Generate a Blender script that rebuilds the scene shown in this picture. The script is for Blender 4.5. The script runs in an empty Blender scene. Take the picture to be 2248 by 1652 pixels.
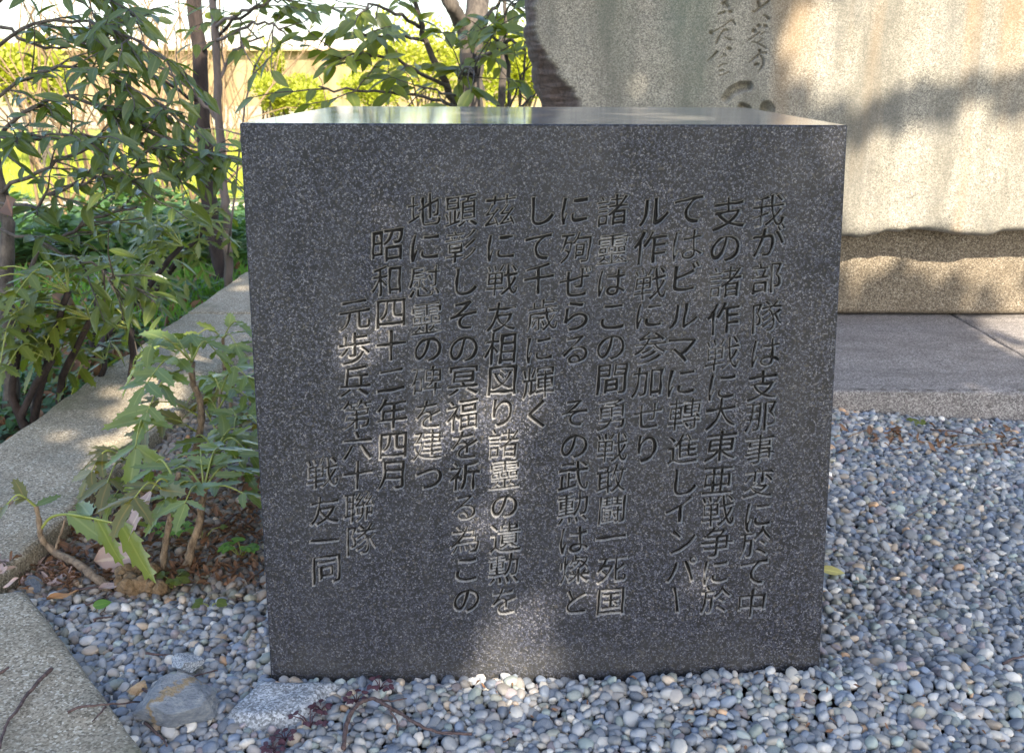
import bpy, bmesh, math, random
import numpy as np
from mathutils import Vector, Matrix, noise as mnoise

random.seed(7)
RNG = np.random.default_rng(7)
R = math.radians
sc = bpy.context.scene
COL = sc.collection

# ------------------------------------------------------------------ camera
H = 0.75
TILT, YAW = R(17.2), R(1.18)
F_PX, CX, CY = 2165.0, 1123.5, 826.0        # focal length and centre on a picture 2247 wide
cam_d = bpy.data.cameras.new('camera')
cam = bpy.data.objects.new('camera', cam_d)
COL.objects.link(cam)
cam.location = (0, 0, H)
cam.rotation_euler = (math.pi/2 - TILT, 0, YAW)
cam_d.sensor_width = 36.0
cam_d.lens = 36.0*F_PX/2247.0
cam_d.clip_start = 0.05
cam_d.clip_end = 600
cam_d.dof.use_dof = True
cam_d.dof.focus_distance = 1.32
cam_d.dof.aperture_fstop = 14
sc.camera = cam

# ------------------------------------------------------------------ light
SUN = Vector((0.26, -0.72, 0.62)).normalized()      # from the ground towards the sun
world = bpy.data.worlds.new('World')
sc.world = world
world.use_nodes = True
wn = world.node_tree
wn.nodes.clear()
sky = wn.nodes.new('ShaderNodeTexSky')
sky.sky_type = 'NISHITA'
sky.sun_disc = False
sky.sun_elevation = math.asin(SUN.z)
sky.sun_rotation = math.atan2(SUN.x, SUN.y)
sky.air_density = 1.0
sky.dust_density = 2.0
sky.ozone_density = 1.0
bg = wn.nodes.new('ShaderNodeBackground')
bg.inputs['Strength'].default_value = 0.15
wo = wn.nodes.new('ShaderNodeOutputWorld')
wn.links.new(sky.outputs[0], bg.inputs[0])
wn.links.new(bg.outputs[0], wo.inputs[0])
sun_d = bpy.data.lights.new('sun', 'SUN')
sun_d.energy = 4.3
sun_d.angle = R(0.53)
sun_d.color = (1.0, 0.88, 0.70)
sun = bpy.data.objects.new('sun', sun_d)
COL.objects.link(sun)
sun.rotation_euler = SUN.to_track_quat('Z', 'Y').to_euler()
sun.location = SUN*20
sc.view_settings.view_transform = 'Standard'
sc.view_settings.look = 'None'
sc.view_settings.gamma = 1.0
sc.view_settings.use_curve_mapping = False
sc.view_settings.exposure = 1.80
sc.cycles.max_bounces = 8
sc.cycles.transparent_max_bounces = 8

# ------------------------------------------------------------------ helpers
RX = math.pi/2 - TILT
_R1 = np.array([[1, 0, 0], [0, math.cos(RX), -math.sin(RX)], [0, math.sin(RX), math.cos(RX)]])
_R2 = np.array([[math.cos(YAW), -math.sin(YAW), 0], [math.sin(YAW), math.cos(YAW), 0], [0, 0, 1]])
ROT = _R2 @ _R1

def ray(px, py):
    return ROT @ np.array([(px-CX)/F_PX, -(py-CY)/F_PX, -1.0])

def atz(px, py, z=0.0):
    d = ray(px, py)
    t = (z-H)/d[2]
    return Vector((t*d[0], t*d[1], z))

def aty(px, py, y):
    d = ray(px, py)
    t = y/d[1]
    return Vector((t*d[0], y, H+t*d[2]))

def to_px(P):
    q = (np.asarray(P) - np.array([0, 0, H])) @ ROT
    return CX + F_PX*q[..., 0]/-q[..., 2], CY - F_PX*q[..., 1]/-q[..., 2]

def tag(o, label=None, cat=None, group=None, kind=None):
    if label: o['label'] = label
    if cat: o['category'] = cat
    if group: o['group'] = group
    if kind: o['kind'] = kind
    return o

def empty(name, loc=(0, 0, 0), label=None, cat=None, group=None):
    o = bpy.data.objects.new(name, None)
    o.empty_display_size = 0.05
    COL.objects.link(o)
    o.location = loc
    return tag(o, label, cat, group)

def link(name, me, parent=None, mat=None, world_space=True):
    o = bpy.data.objects.new(name, me)
    COL.objects.link(o)
    if mat is not None:
        if isinstance(mat, (list, tuple)):
            for m_ in mat: me.materials.append(m_)
        elif len(me.materials) == 0:
            me.materials.append(mat)
    if parent is not None:
        o.parent = parent
        if world_space:
            o.matrix_parent_inverse = Matrix.Translation(-Vector(parent.location)) if parent.parent is None else \
                Matrix.Translation(-Vector(parent.location)-Vector(parent.parent.location))
    return o

def np_mesh(name, V, Fc, smooth=True, n=4):
    """mesh from arrays; every face has the same number n of corners"""
    V = np.asarray(V, dtype=np.float32); Fc = np.asarray(Fc, dtype=np.int32)
    me = bpy.data.meshes.new(name)
    me.vertices.add(len(V)); me.vertices.foreach_set('co', V.ravel())
    me.loops.add(Fc.size); me.loops.foreach_set('vertex_index', Fc.ravel())
    me.polygons.add(len(Fc))
    me.polygons.foreach_set('loop_start', np.arange(0, Fc.size, n, dtype=np.int32))
    me.polygons.foreach_set('loop_total', np.full(len(Fc), n, dtype=np.int32))
    me.polygons.foreach_set('use_smooth', np.full(len(Fc), smooth))
    me.update(calc_edges=True)
    me.validate()
    return me

class MB:
    def __init__(s):
        s.v = []; s.f = []
    def add(s, vs, fs):
        b = len(s.v)
        s.v += [tuple(p) for p in vs]
        s.f += [tuple(b+i for i in f) for f in fs]
    def tube(s, pts, rad, n=8, wob=0.0, cap=True):
        pts = [Vector(p) for p in pts]
        k = len(pts)
        if not isinstance(rad, (list, tuple)): rad = [rad]*k
        vs = []; fs = []
        up = Vector((0.13, 0.2, 1)).normalized()
        prev = None
        for i, p in enumerate(pts):
            t = (pts[min(i+1, k-1)] - pts[max(i-1, 0)])
            if t.length < 1e-9: t = Vector((0, 0, 1))
            t.normalize()
            if prev is None:
                a = t.orthogonal().normalized()
            else:
                a = (prev - t*prev.dot(t))
                a = a.normalized() if a.length > 1e-6 else t.orthogonal().normalized()
            prev = a
            b = t.cross(a)
            for j in range(n):
                th = 2*math.pi*j/n
                r = rad[i]*(1+wob*(random.random()*2-1))
                vs.append(p + a*(math.cos(th)*r) + b*(math.sin(th)*r))
        for i in range(k-1):
            for j in range(n):
                fs.append((i*n+j, i*n+(j+1) % n, (i+1)*n+(j+1) % n, (i+1)*n+j))
        if cap:
            fs.append(tuple(range(n))[::-1]); fs.append(tuple((k-1)*n+j for j in range(n)))
        s.add(vs, fs)
    def box(s, x0, x1, y0, y1, z0, z1):
        v = [(x0,y0,z0),(x1,y0,z0),(x1,y1,z0),(x0,y1,z0),(x0,y0,z1),(x1,y0,z1),(x1,y1,z1),(x0,y1,z1)]
        s.add(v, [(3,2,1,0),(4,5,6,7),(0,1,5,4),(1,2,6,5),(2,3,7,6),(3,0,4,7)])
    def mesh(s, name, smooth=True):
        me = bpy.data.meshes.new(name)
        me.from_pydata([tuple(p) for p in s.v], [], s.f)
        if smooth: me.polygons.foreach_set('use_smooth', [True]*len(me.polygons))
        me.update()
        return me
    def build(s, name, mat, parent=None, smooth=True):
        return link(name, s.mesh(name, smooth), parent, mat)

def curve_pts(pts, n=4, jit=0.0):
    """Catmull-Rom through the points"""
    pts = [Vector(p) for p in pts]
    P = [pts[0]*2-pts[1]] + pts + [pts[-1]*2-pts[-2]]
    out = []
    for i in range(1, len(P)-2):
        for k in range(n):
            t = k/n
            a, b, c, d = P[i-1], P[i], P[i+1], P[i+2]
            q = 0.5*((2*b)+(c-a)*t+(2*a-5*b+4*c-d)*t*t+(3*b-a-3*c+d)*t**3)
            if jit and not (i == 1 and k == 0):
                q = q + Vector([random.gauss(0, jit) for _ in range(3)])
            out.append(q)
    out.append(pts[-1])
    return out

def lerp_r(r0, r1, k, p=1.0):
    return [r0+(r1-r0)*(i/(k-1))**p for i in range(k)]

def fbm(V, scale, octaves=4, seed=0.0):
    """noise over an array of points"""
    out = np.empty(len(V))
    for i, p in enumerate(V):
        out[i] = mnoise.fractal(Vector((p[0]*scale+seed, p[1]*scale+seed*1.7, p[2]*scale)), 0.6, 2.1, octaves)
    return out

def grid_noise(nx, ny, cell, seed):
    """smooth value noise on an ny x nx grid with the given cell size in samples (cheap)"""
    r = np.random.default_rng(seed)
    gx = int(nx/cell)+4; gy = int(ny/cell)+4
    g = r.standard_normal((gy, gx))
    xs = np.arange(nx)/cell; ys = np.arange(ny)/cell
    xi = xs.astype(int); yi = ys.astype(int)
    fx = xs-xi; fy = ys-yi
    fx = fx*fx*(3-2*fx); fy = fy*fy*(3-2*fy)
    a = g[yi][:, xi]*(1-fx)+g[yi][:, xi+1]*fx
    b = g[yi+1][:, xi]*(1-fx)+g[yi+1][:, xi+1]*fx
    return a*(1-fy)[:, None]+b*fy[:, None]

# ------------------------------------------------------------------ materials
class NT:
    def __init__(s, name):
        s.m = bpy.data.materials.new(name); s.m.use_nodes = True
        s.t = s.m.node_tree; s.t.nodes.clear()
        s.out = s.t.nodes.new('ShaderNodeOutputMaterial')
        s.bs = s.t.nodes.new('ShaderNodeBsdfPrincipled')
        s.t.links.new(s.bs.outputs[0], s.out.inputs[0])
        s.tc = s.t.nodes.new('ShaderNodeTexCoord')
        s.geo = s.t.nodes.new('ShaderNodeNewGeometry')
    def n(s, typ, **kw):
        x = s.t.nodes.new(typ)
        for k, v in kw.items(): setattr(x, k, v)
        return x
    def l(s, a, b): s.t.links.new(a, b)
    def pos(s, scale=(1, 1, 1), coord='Position'):
        mp = s.n('ShaderNodeMapping'); mp.inputs['Scale'].default_value = scale
        s.l(s.geo.outputs['Position'] if coord == 'Position' else s.tc.outputs[coord], mp.inputs[0])
        return mp.outputs[0]
    def noise(s, vec, scale, detail=4, rough=0.55, dist=0.0):
        x = s.n('ShaderNodeTexNoise'); x.inputs['Scale'].default_value = scale
        x.inputs['Detail'].default_value = detail; x.inputs['Roughness'].default_value = rough
        x.inputs['Distortion'].default_value = dist
        s.l(vec, x.inputs['Vector']); return x.outputs['Fac']
    def vor(s, vec, scale, out='Color', feature='F1'):
        x = s.n('ShaderNodeTexVoronoi'); x.feature = feature; x.inputs['Scale'].default_value = scale
        s.l(vec, x.inputs['Vector']); return x.outputs[out]
    def ramp(s, fac, stops, interp='LINEAR'):
        x = s.n('ShaderNodeValToRGB'); x.color_ramp.interpolation = interp
        e = x.color_ramp.elements
        while len(e) < len(stops): e.new(0.5)
        for i, (p, c) in enumerate(stops):
            e[i].position = p
            c = (c, c, c) if isinstance(c, (int, float)) else c
            e[i].color = (c[0], c[1], c[2], 1)
        s.l(fac, x.inputs[0]); return x.outputs[0]
    def mix(s, fac, a, b, mode='MIX'):
        x = s.n('ShaderNodeMix', data_type='RGBA', blend_type=mode)
        if isinstance(fac, (int, float)): x.inputs[0].default_value = fac
        else: s.l(fac, x.inputs[0])
        for sock, v in ((6, a), (7, b)):
            if isinstance(v, (int, float)): v = (v, v, v)
            if isinstance(v, tuple): x.inputs[sock].default_value = (v[0], v[1], v[2], 1)
            else: s.l(v, x.inputs[sock])
        return x.outputs[2]
    def math(s, op, a, b=0.0, c=None):
        x = s.n('ShaderNodeMath', operation=op)
        for i, v in enumerate((a, b) if c is None else (a, b, c)):
            if isinstance(v, (int, float)): x.inputs[i].default_value = v
            else: s.l(v, x.inputs[i])
        return x.outputs[0]
    def col(s, c):
        if isinstance(c, tuple): s.bs.inputs['Base Color'].default_value = (*c, 1)
        else: s.l(c, s.bs.inputs['Base Color'])
        return s
    def rough(s, r):
        if isinstance(r, (int, float)): s.bs.inputs['Roughness'].default_value = r
        else: s.l(r, s.bs.inputs['Roughness'])
        return s
    def bump(s, h, strength=0.4, dist=0.002):
        x = s.n('ShaderNodeBump'); x.inputs['Strength'].default_value = strength
        x.inputs['Distance'].default_value = dist
        s.l(h, x.inputs['Height']); s.l(x.outputs[0], s.bs.inputs['Normal']); return s

def granite_dark(name, rough, polished=False):
    k = NT(name); p = k.pos()
    wob = k.n('ShaderNodeTexNoise'); wob.inputs['Scale'].default_value = 500
    k.l(p, wob.inputs['Vector']); vm = k.n('ShaderNodeVectorMath', operation='MULTIPLY_ADD'); vm.inputs[1].default_value = (.0022,)*3
    k.l(wob.outputs['Color'], vm.inputs[0]); k.l(p, vm.inputs[2]); p2 = vm.outputs[0]
    v1 = k.vor(p2, 740); v2 = k.vor(p2, 410)
    g1 = k.n('ShaderNodeSeparateColor'); k.l(v1, g1.inputs[0])
    g2 = k.n('ShaderNodeSeparateColor'); k.l(v2, g2.inputs[0])
    c = k.ramp(g1.outputs[0], [(0.0, (.004, .005, .009)), (0.3, (.013, .0155, .027)), (0.62, (.034, .038, .060)), (0.86, (.072, .077, .105)), (1.0, (.18, .178, .19))])
    d = k.ramp(g2.outputs[1], [(0.0, .0), (0.58, .0), (0.64, 1.0)])
    c = k.mix(d, c, (.005, .006, .009))
    pk = k.ramp(g2.outputs[2], [(0.0, .0), (0.93, .0), (0.95, .35)])
    c = k.mix(pk, c, (.13, .115, .10))
    big = k.noise(p, 5.5, 4, 0.6)
    c = k.mix(k.ramp(big, [(0.42, 0.0), (0.72, 0.35)]), c, (.036, .038, .044))
    st = k.noise(k.pos((1, 1, .10)), 16, 5, .65)
    c = k.mix(k.ramp(st, [(0.52, 0.0), (0.72, .30)]), c, (.052, .052, .056))           # faint water streaks
    sz = k.n('ShaderNodeSeparateXYZ'); k.l(k.geo.outputs['Position'], sz.inputs[0])
    sp = k.math('ADD', k.math('MULTIPLY', sz.outputs[2], -9.0), k.math('MULTIPLY', k.noise(p, 24, 5, .7), 1.5))
    c = k.mix(k.ramp(sp, [(0.22, 0.0), (0.8, .30)]), c, (.075, .072, .062))              # splashed dirt along the foot
    if polished: c = k.mix(.70, c, (.34, .325, .30))      # upper face lightened: sky reflection painted in, with some dust film and worn polish
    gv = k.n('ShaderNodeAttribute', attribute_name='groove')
    c = k.mix(k.ramp(gv.outputs['Fac'], [(0.10, 0.0), (0.22, 1.0)]), c, k.mix(k.ramp(gv.outputs['Fac'], [(0.72, 0.0), (1.0, 1.0)]), k.ramp(g1.outputs[0], [(0.0, (.13, .13, .14)), (1.0, (.36, .355, .35))]), (.006, .006, .007)))   # pale unpolished lip, brightened as a skylit edge; dark core paints in groove shade
    k.col(c)
    wear = k.noise(p, 9, 5, 0.65)
    k.rough(k.ramp(wear, [(0.3, rough*0.85), (0.7, min(rough*1.35, 1))]))
    k.bs.inputs['Specular IOR Level'].default_value = 0.5 if polished else 0.36
    if not polished:
        k.bump(g1.outputs[0], 0.12, 0.0006)
    else:
        k.bump(k.noise(p, 60, 3), 0.02, 0.0005)
    return k.m

def granite_light(name, rough_dark=(.045, .04, .035)):
    k = NT(name); p = k.pos()
    g1 = k.n('ShaderNodeSeparateColor'); k.l(k.vor(p, 480), g1.inputs[0])
    g2 = k.n('ShaderNodeSeparateColor'); k.l(k.vor(p, 330), g2.inputs[0])
    c = k.ramp(g1.outputs[0], [(0.0, (.13, .12, .105)), (0.35, (.23, .215, .175)), (0.7, (.33, .305, .25)), (1.0, (.46, .43, .365))])
    c = k.mix(k.ramp(g2.outputs[1], [(0.0, 0.0), (0.80, 0.0), (0.86, .42)]), c, rough_dark)
    st = k.noise(k.pos((1, 1, .16)), 11, 5, 0.6)            # vertical weather stains
    c = k.mix(k.ramp(st, [(0.45, 0.0), (0.64, .68)]), c, (.115, .110, .092))
    mt = k.noise(p, 7, 6, .7)
    c = k.mix(k.ramp(mt, [(0.50, 0.0), (0.68, .45)]), c, (.14, .14, .135))
    st2 = k.noise(k.pos((1, 1, .13)), 5.0, 3, 0.55, 0.3)
    c = k.mix(k.ramp(st2, [(0.56, 0.0), (0.68, .55)]), c, (.23, .145, .07))
    gr = k.noise(k.pos((1, 1, .35)), 3.2, 4, 0.6)
    c = k.mix(k.ramp(gr, [(0.55, 0.0), (0.72, .40)]), c, (.105, .145, .105))
    at = k.n('ShaderNodeAttribute', attribute_name='chip')
    cr = k.ramp(k.noise(p, 90, 5, 0.7), [(0.3, (.045, .033, .028)), (0.6, (.125, .09, .078)), (0.85, (.22, .17, .15))])
    c = k.mix(at.outputs['Fac'], c, cr)
    k.col(c).rough(0.85)
    k.bump(k.math('ADD', g1.outputs[0], k.noise(p, 120, 5, .7)), 0.5, 0.0012)
    return k.m

def stone_mat(name, stops, scale=170, stain=(.10, .09, .07), moss=None, rough=.9, streak=(1, 1, 1), bump=.5):
    k = NT(name); p = k.pos()
    g1 = k.n('ShaderNodeSeparateColor'); k.l(k.vor(p, scale*2), g1.inputs[0])
    c = k.ramp(g1.outputs[0], stops)
    c = k.mix(k.ramp(k.noise(k.pos(streak), 7, 6, .65), [(0.45, 0.0), (0.7, .6)]), c, stain)
    if moss:
        c = k.mix(k.ramp(k.noise(p, 4.0, 5, .7), [(0.56, 0.0), (0.68, .55)]), c, moss)
    k.col(c).rough(rough)
    k.bump(k.math('ADD', g1.outputs[0], k.noise(p, 60, 6, .7)), bump, 0.0018)
    return k.m

def leaf_mat(name, top, back, gloss=.32, trans=.35, tcol=None, var=.5):
    k = NT(name)
    oi = k.n('ShaderNodeObjectInfo')
    n1 = k.noise(k.pos(), 9, 2)
    rnd = k.math('ADD', k.math('MULTIPLY', oi.outputs['Random'], .5), k.math('MULTIPLY', n1, .6))
    c = k.mix(k.ramp(rnd, [(0.25, 0.0), (0.85, var)]), top, back)
    c = k.mix(k.ramp(k.noise(k.pos(), 160, 4, .6), [(0.55, 0.0), (0.75, .25)]), c, (top[0]*1.6, top[1]*1.25, top[2]*.9))
    rbn = k.n('ShaderNodeAttribute', attribute_name='rib')
    c = k.mix(k.ramp(rbn.outputs['Fac'], [(0.84, 0.0), (0.93, .55)]), c, (min(top[0]*2.6+.03, .7), min(top[1]*1.9+.03, .7), top[2]*1.6+.02))
    c = k.mix(k.ramp(k.noise(k.pos(), 55, 4, .7), [(0.62, 0.0), (0.72, .5)]), c, (top[0]*1.5+.03, top[1]*.8+.01, top[2]*.7))
    k.col(c).rough(gloss)
    k.bs.inputs['Specular IOR Level'].default_value = 0.75
    k.bump(k.math('ADD', k.noise(k.pos(), 260, 2), k.math('MULTIPLY', k.noise(k.pos(), 60, 2), 2.0)), .22, .0015)
    tr = k.n('ShaderNodeBsdfTranslucent')
    tc_ = tcol or (top[0]*2.2+.02, top[1]*2.0, top[2]*.7)
    tr.inputs[0].default_value = (*tc_, 1)
    mx = k.n('ShaderNodeMixShader'); mx.inputs[0].default_value = trans
    k.l(k.bs.outputs[0], mx.inputs[1]); k.l(tr.outputs[0], mx.inputs[2]); k.l(mx.outputs[0], k.out.inputs[0])
    return k.m

def bark_mat(name, c0, c1, sc_=(30, 30, 7), bump=.8):
    k = NT(name); p = k.pos(sc_)
    n1 = k.noise(p, 1.0, 6, .7)
    c = k.ramp(n1, [(0.32, c0), (0.62, c1)])
    k.col(c).rough(.9).bump(n1, bump, .006)
    return k.m

def plain(name, c, rough=.8, noise_scale=40, c2=None, bump=.3):
    k = NT(name)
    f = k.noise(k.pos(), noise_scale, 5, .65)
    k.col(k.ramp(f, [(0.3, c), (0.72, c2 or tuple(x*1.5 for x in c))])).rough(rough).bump(f, bump, .002)
    return k.m

M = {}
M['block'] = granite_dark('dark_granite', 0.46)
M['block_top'] = granite_dark('dark_granite_polished', 0.09, True)
M['slab'] = granite_light('weathered_granite')
M['base'] = stone_mat('brown_granite', [(0, (.04, .030, .022)), (.4, (.13, .103, .073)), (.8, (.25, .21, .155)), (1, (.40, .36, .29))], 220, (.12, .095, .065), rough=.88)
M['plinth'] = stone_mat('plinth_stone', [(0, (.09, .08, .08)), (.5, (.22, .20, .195)), (1, (.44, .42, .40))], 200, (.085, .08, .08), rough=.6, streak=(1, 3, 3))
M['curb'] = stone_mat('kerb_concrete', [(0, (.14, .115, .08)), (.45, (.32, .265, .185)), (.85, (.44, .375, .275)), (1, (.66, .60, .48))], 190, (.15, .13, .09), (.15, .15, .075))
M['footing'] = stone_mat('footing_concrete', [(0, (.13, .135, .14)), (.5, (.27, .285, .30)), (1, (.56, .58, .60))], 210, (.20, .20, .18), (.12, .13, .05))
M['leaf_dark'] = leaf_mat('leaf_evergreen', (.075, .120, .028), (.15, .175, .035), .24, .38)
M['leaf_mid'] = leaf_mat('leaf_midgreen', (.10, .145, .028), (.19, .215, .035), .28, .45)
M['leaf_mahonia'] = leaf_mat('leaf_mahonia', (.12, .185, .052), (.22, .26, .05), .22, .30, None, .75)
M['leaf_bronze'] = leaf_mat('leaf_bronze', (.15, .13, .028), (.09, .14, .03), .30, .34)
M['leaf_fresh'] = leaf_mat('leaf_fresh', (.11, .25, .035), (.16, .30, .05), .5, .4)
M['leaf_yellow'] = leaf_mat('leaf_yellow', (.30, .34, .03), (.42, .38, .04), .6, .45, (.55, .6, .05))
M['leaf_cover'] = leaf_mat('leaf_groundcover', (.05, .13, .045), (.10, .17, .05), .5, .35)
M['leaf_brown'] = leaf_mat('leaf_dry_brown', (.17, .085, .04), (.30, .17, .085), .7, .15, (.3, .15, .06))
M['leaf_pink'] = leaf_mat('leaf_dry_pale', (.40, .29, .26), (.48, .36, .31), .7, .1, (.4, .25, .2))
M['leaf_orange'] = leaf_mat('leaf_dry_orange', (.42, .20, .07), (.5, .28, .1), .7, .15, (.5, .25, .08))
M['leaf_purple'] = leaf_mat('leaf_purple', (.055, .016, .026), (.085, .022, .032), .6, .15, (.1, .02, .03))
M['leaf_lime'] = leaf_mat('leaf_fallen_lime', (.34, .33, .10), (.42, .36, .12), .5, .2)
M['bark_dark'] = bark_mat('bark_dark', (.006, .0045, .0045), (.055, .038, .034), (34, 34, 12), 1.0)
M['bark_pale'] = bark_mat('bark_pale', (.10, .08, .075), (.19, .155, .145), (14, 14, 5), .3)
M['bark_brown'] = bark_mat('bark_brown', (.030, .024, .020), (.12, .10, .082), (60, 60, 25))
M['bark_tan'] = bark_mat('bark_tan', (.09, .06, .038), (.33, .245, .165), (110, 110, 60))
M['twig'] = bark_mat('twig_bark', (.035, .022, .022), (.15, .10, .09), (160, 160, 90), .4)
M['twig_red'] = bark_mat('twig_red', (.12, .080, .042), (.27, .185, .10), (60, 60, 20), .3)
M['rachis'] = plain('rachis', (.22, .27, .05), .5, 60, (.32, .33, .08), .1)
M['soil'] = plain('garden_soil', (.045, .028, .018), .95, 55, (.13, .085, .055), .9)
M['clod'] = plain('dry_soil', (.10, .062, .03), .95, 160, (.30, .20, .11), 1.0)
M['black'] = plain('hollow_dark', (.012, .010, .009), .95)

# ------------------------------------------------------------------ layout constants
FB_Y, FT_Y, TOP_Z = 1.103, 1.190, 0.6905
BX0, BX1, TX0, TX1 = -.3362, .3718, -.3455, .3660
BACK_Y = 1.765
SLAB_Y, BASE_Y = 2.70, 2.825
PL_Y, PL_Z, PL_X0, PL_X1 = 2.118, .0665, -.42, 2.7
CURB_X0, CURB_X1, CURB_Z, CURB_Y0 = -1.076, -.788, .032, 1.275
DIAG_Z = .018
OUT_Z = -.10

# ------------------------------------------------------------------ ground
def sheet(name, pts, z, mat, label=None):
    mb = MB(); mb.add([(x, y, z) for x, y in pts], [tuple(range(len(pts)))])
    o = mb.build(name, mat, None, False)
    o['kind'] = 'structure'
    return o
k = NT('ground_litter'); p = k.pos()
c = k.ramp(k.noise(p, 14, 8, .75), [(0.3, (.05, .045, .02)), (0.5, (.12, .10, .05)), (0.7, (.24, .18, .10))])
c = k.mix(k.ramp(k.noise(p, 2.2, 5, .7), [(0.42, 0.0), (0.6, .8)]), c, (.07, .13, .035))
k.col(c).rough(.95).bump(k.noise(p, 50, 6, .7), .8, .01)
sheet('ground', [(-160, -60), (160, -60), (160, 300), (-160, 300)], OUT_Z-.02, k.m)
k = NT('lawn'); p = k.pos()
c = k.ramp(k.noise(p, 40, 6, .7), [(0.3, (.16, .26, .03)), (0.7, (.34, .44, .07))])
c = k.mix(k.ramp(k.noise(p, 1.6, 4, .6), [(0.5, 0.0), (0.7, .6)]), c, (.46, .40, .17))
k.col(c).rough(.95).bump(k.noise(p, 120, 5, .8), 1.0, .02)
sheet('lawn', [(-14, 7.0), (9, 7.0), (9, 15.4), (-14, 15.4)], OUT_Z-.012, k.m)
k = NT('path_gravel'); p = k.pos()
c = k.ramp(k.noise(p, 60, 6, .7), [(0.3, (.50, .42, .28)), (0.7, (.68, .60, .44))])
k.col(c).rough(.95).bump(k.noise(p, 160, 4, .8), .5, .008)
sheet('path', [(-14, 5.35), (9, 5.35), (9, 6.75), (-14, 6.75)], OUT_Z-.008, k.m)
sheet('gravel_bed', [(CURB_X1-.02, .2), (2.8, .2), (2.8, 3.5), (CURB_X1-.02, 3.5)], -.016, M['soil'])

# ------------------------------------------------------------------ text carving
FAXIS_U0 = Vector((BX0, FB_Y, 0.0))
FUP = Vector((0, FT_Y-FB_Y, TOP_Z)).normalized()
FNORM = Vector((0, -TOP_Z, FT_Y-FB_Y)).normalized()     # outward (towards the camera)
def face_uv(px, py):
    d = Vector(ray(px, py)); o = Vector((0, 0, H))
    t = (Vector((0, FB_Y, 0)) - o).dot(FNORM)/d.dot(FNORM)
    q = o+d*t
    return q.x, (q-Vector((0, FB_Y, 0))).dot(FUP)

COLUMNS = [
 [('我',1687,465),('が',1687,532),('部',1683,612),('隊',1683,697),('は',1680,775),('支',1675,848),('那',1671,915),('事',1668,988),('変',1665,1062),('に',1664,1132),('於',1659,1192),('て',1655,1257),('中',1650,1327)],
 [('支',1600,470),('の',1592,545),('諸',1592,622),('作',1588,700),('戦',1586,780),('に',1584,850),('大',1583,910),('東',1583,982),('亜',1576,1056),('戦',1576,1124),('争',1574,1192),('に',1570,1257),('於',1571,1318)],
 [('て',1512,462),('は',1507,540),('ビ',1503,612),('ル',1500,695),('マ',1496,768),('に',1495,840),('轉',1503,912),('進',1499,988),('し',1500,1059),('イ',1490,1121),('ン',1497,1190),('パ',1495,1254),('ー',1486,1318)],
 [('ル',1434,466),('作',1427,545),('戦',1427,626),('に',1424,694),('参',1427,766),('加',1423,839),('せ',1422,915),('り',1420,986)],
 [('諸',1344,464),('靈',1344,549),('は',1341,622),('こ',1345,695),('の',1341,763),('間',1343,833),('勇',1343,911),('戦',1343,985),('敢',1341,1053),('鬪',1343,1121),('一',1341,1182),('死',1343,1252),('国',1341,1321)],
 [('に',1261,462),('殉',1265,546),('ぜ',1264,622),('ら',1263,695),('る',1263,769),('そ',1260,908),('の',1260,980),('武',1258,1047),('勲',1258,1117),('は',1258,1187),('燦',1260,1252),('と',1263,1322)],
 [('し',1186,463),('て',1181,544),('千',1182,614),('歳',1190,695),('に',1182,768),('輝',1182,842),('く',1180,911)],
 [('茲',1098,465),('に',1098,543),('戦',1101,617),('友',1101,698),('相',1099,767),('図',1102,836),('り',1102,907),('諸',1105,976),('靈',1107,1043),('の',1107,1112),('遺',1109,1182),('勲',1106,1250),('を',1107,1321)],
 [('顕',1011,465),('彰',1011,543),('し',1018,620),('そ',1016,695),('の',1017,767),('冥',1016,836),('福',1015,912),('を',1020,979),('祈',1019,1047),('る',1019,1115),('為',1021,1186),('こ',1024,1250),('の',1024,1318)],
 [('地',930,465),('に',931,543),('慰',932,620),('靈',936,701),('の',938,767),('碑',936,839),('を',941,912),('建',939,979),('つ',941,1050)],
 [('昭',849,540),('和',850,618),('四',857,689),('十',857,761),('二',857,835),('年',859,910),('四',862,979),('月',862,1044)],
 [('元',777,692),('歩',777,767),('兵',778,839),('第',782,912),('六',783,980),('十',784,1044),('聯',787,1115),('隊',792,1187)],
 [('戦',706,1041),('友',711,1122),('一',711,1189),('同',716,1250)],
]

def glyph_segments(chars):
    cu = bpy.data.curves.new('glyph_source', 'FONT')
    cu.resolution_u = 4
    ob = bpy.data.objects.new('glyph_source', cu)
    COL.objects.link(ob)
    out = {}
    for ch in chars:
        cu.body = ch
        bpy.context.view_layer.update()
        dg = bpy.context.evaluated_depsgraph_get()
        me = bpy.data.meshes.new_from_object(ob.evaluated_get(dg))
        me.calc_loop_triangles()
        nv = len(me.vertices)
        co = np.empty(nv*3); me.vertices.foreach_get('co', co); co = co.reshape(-1, 3)[:, :2]
        cnt = {}
        for tri in me.loop_triangles:
            a, b, c_ = tri.vertices
            for e in ((a, b), (b, c_), (c_, a)):
                kx = (min(e), max(e)); cnt[kx] = cnt.get(kx, 0)+1
        E_ = np.array([e for e, n_ in cnt.items() if n_ == 1])
        out[ch] = (co[E_[:, 0]], co[E_[:, 1]])
        bpy.data.meshes.remove(me)
    bpy.data.objects.remove(ob); bpy.data.curves.remove(cu)
    return out

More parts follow.
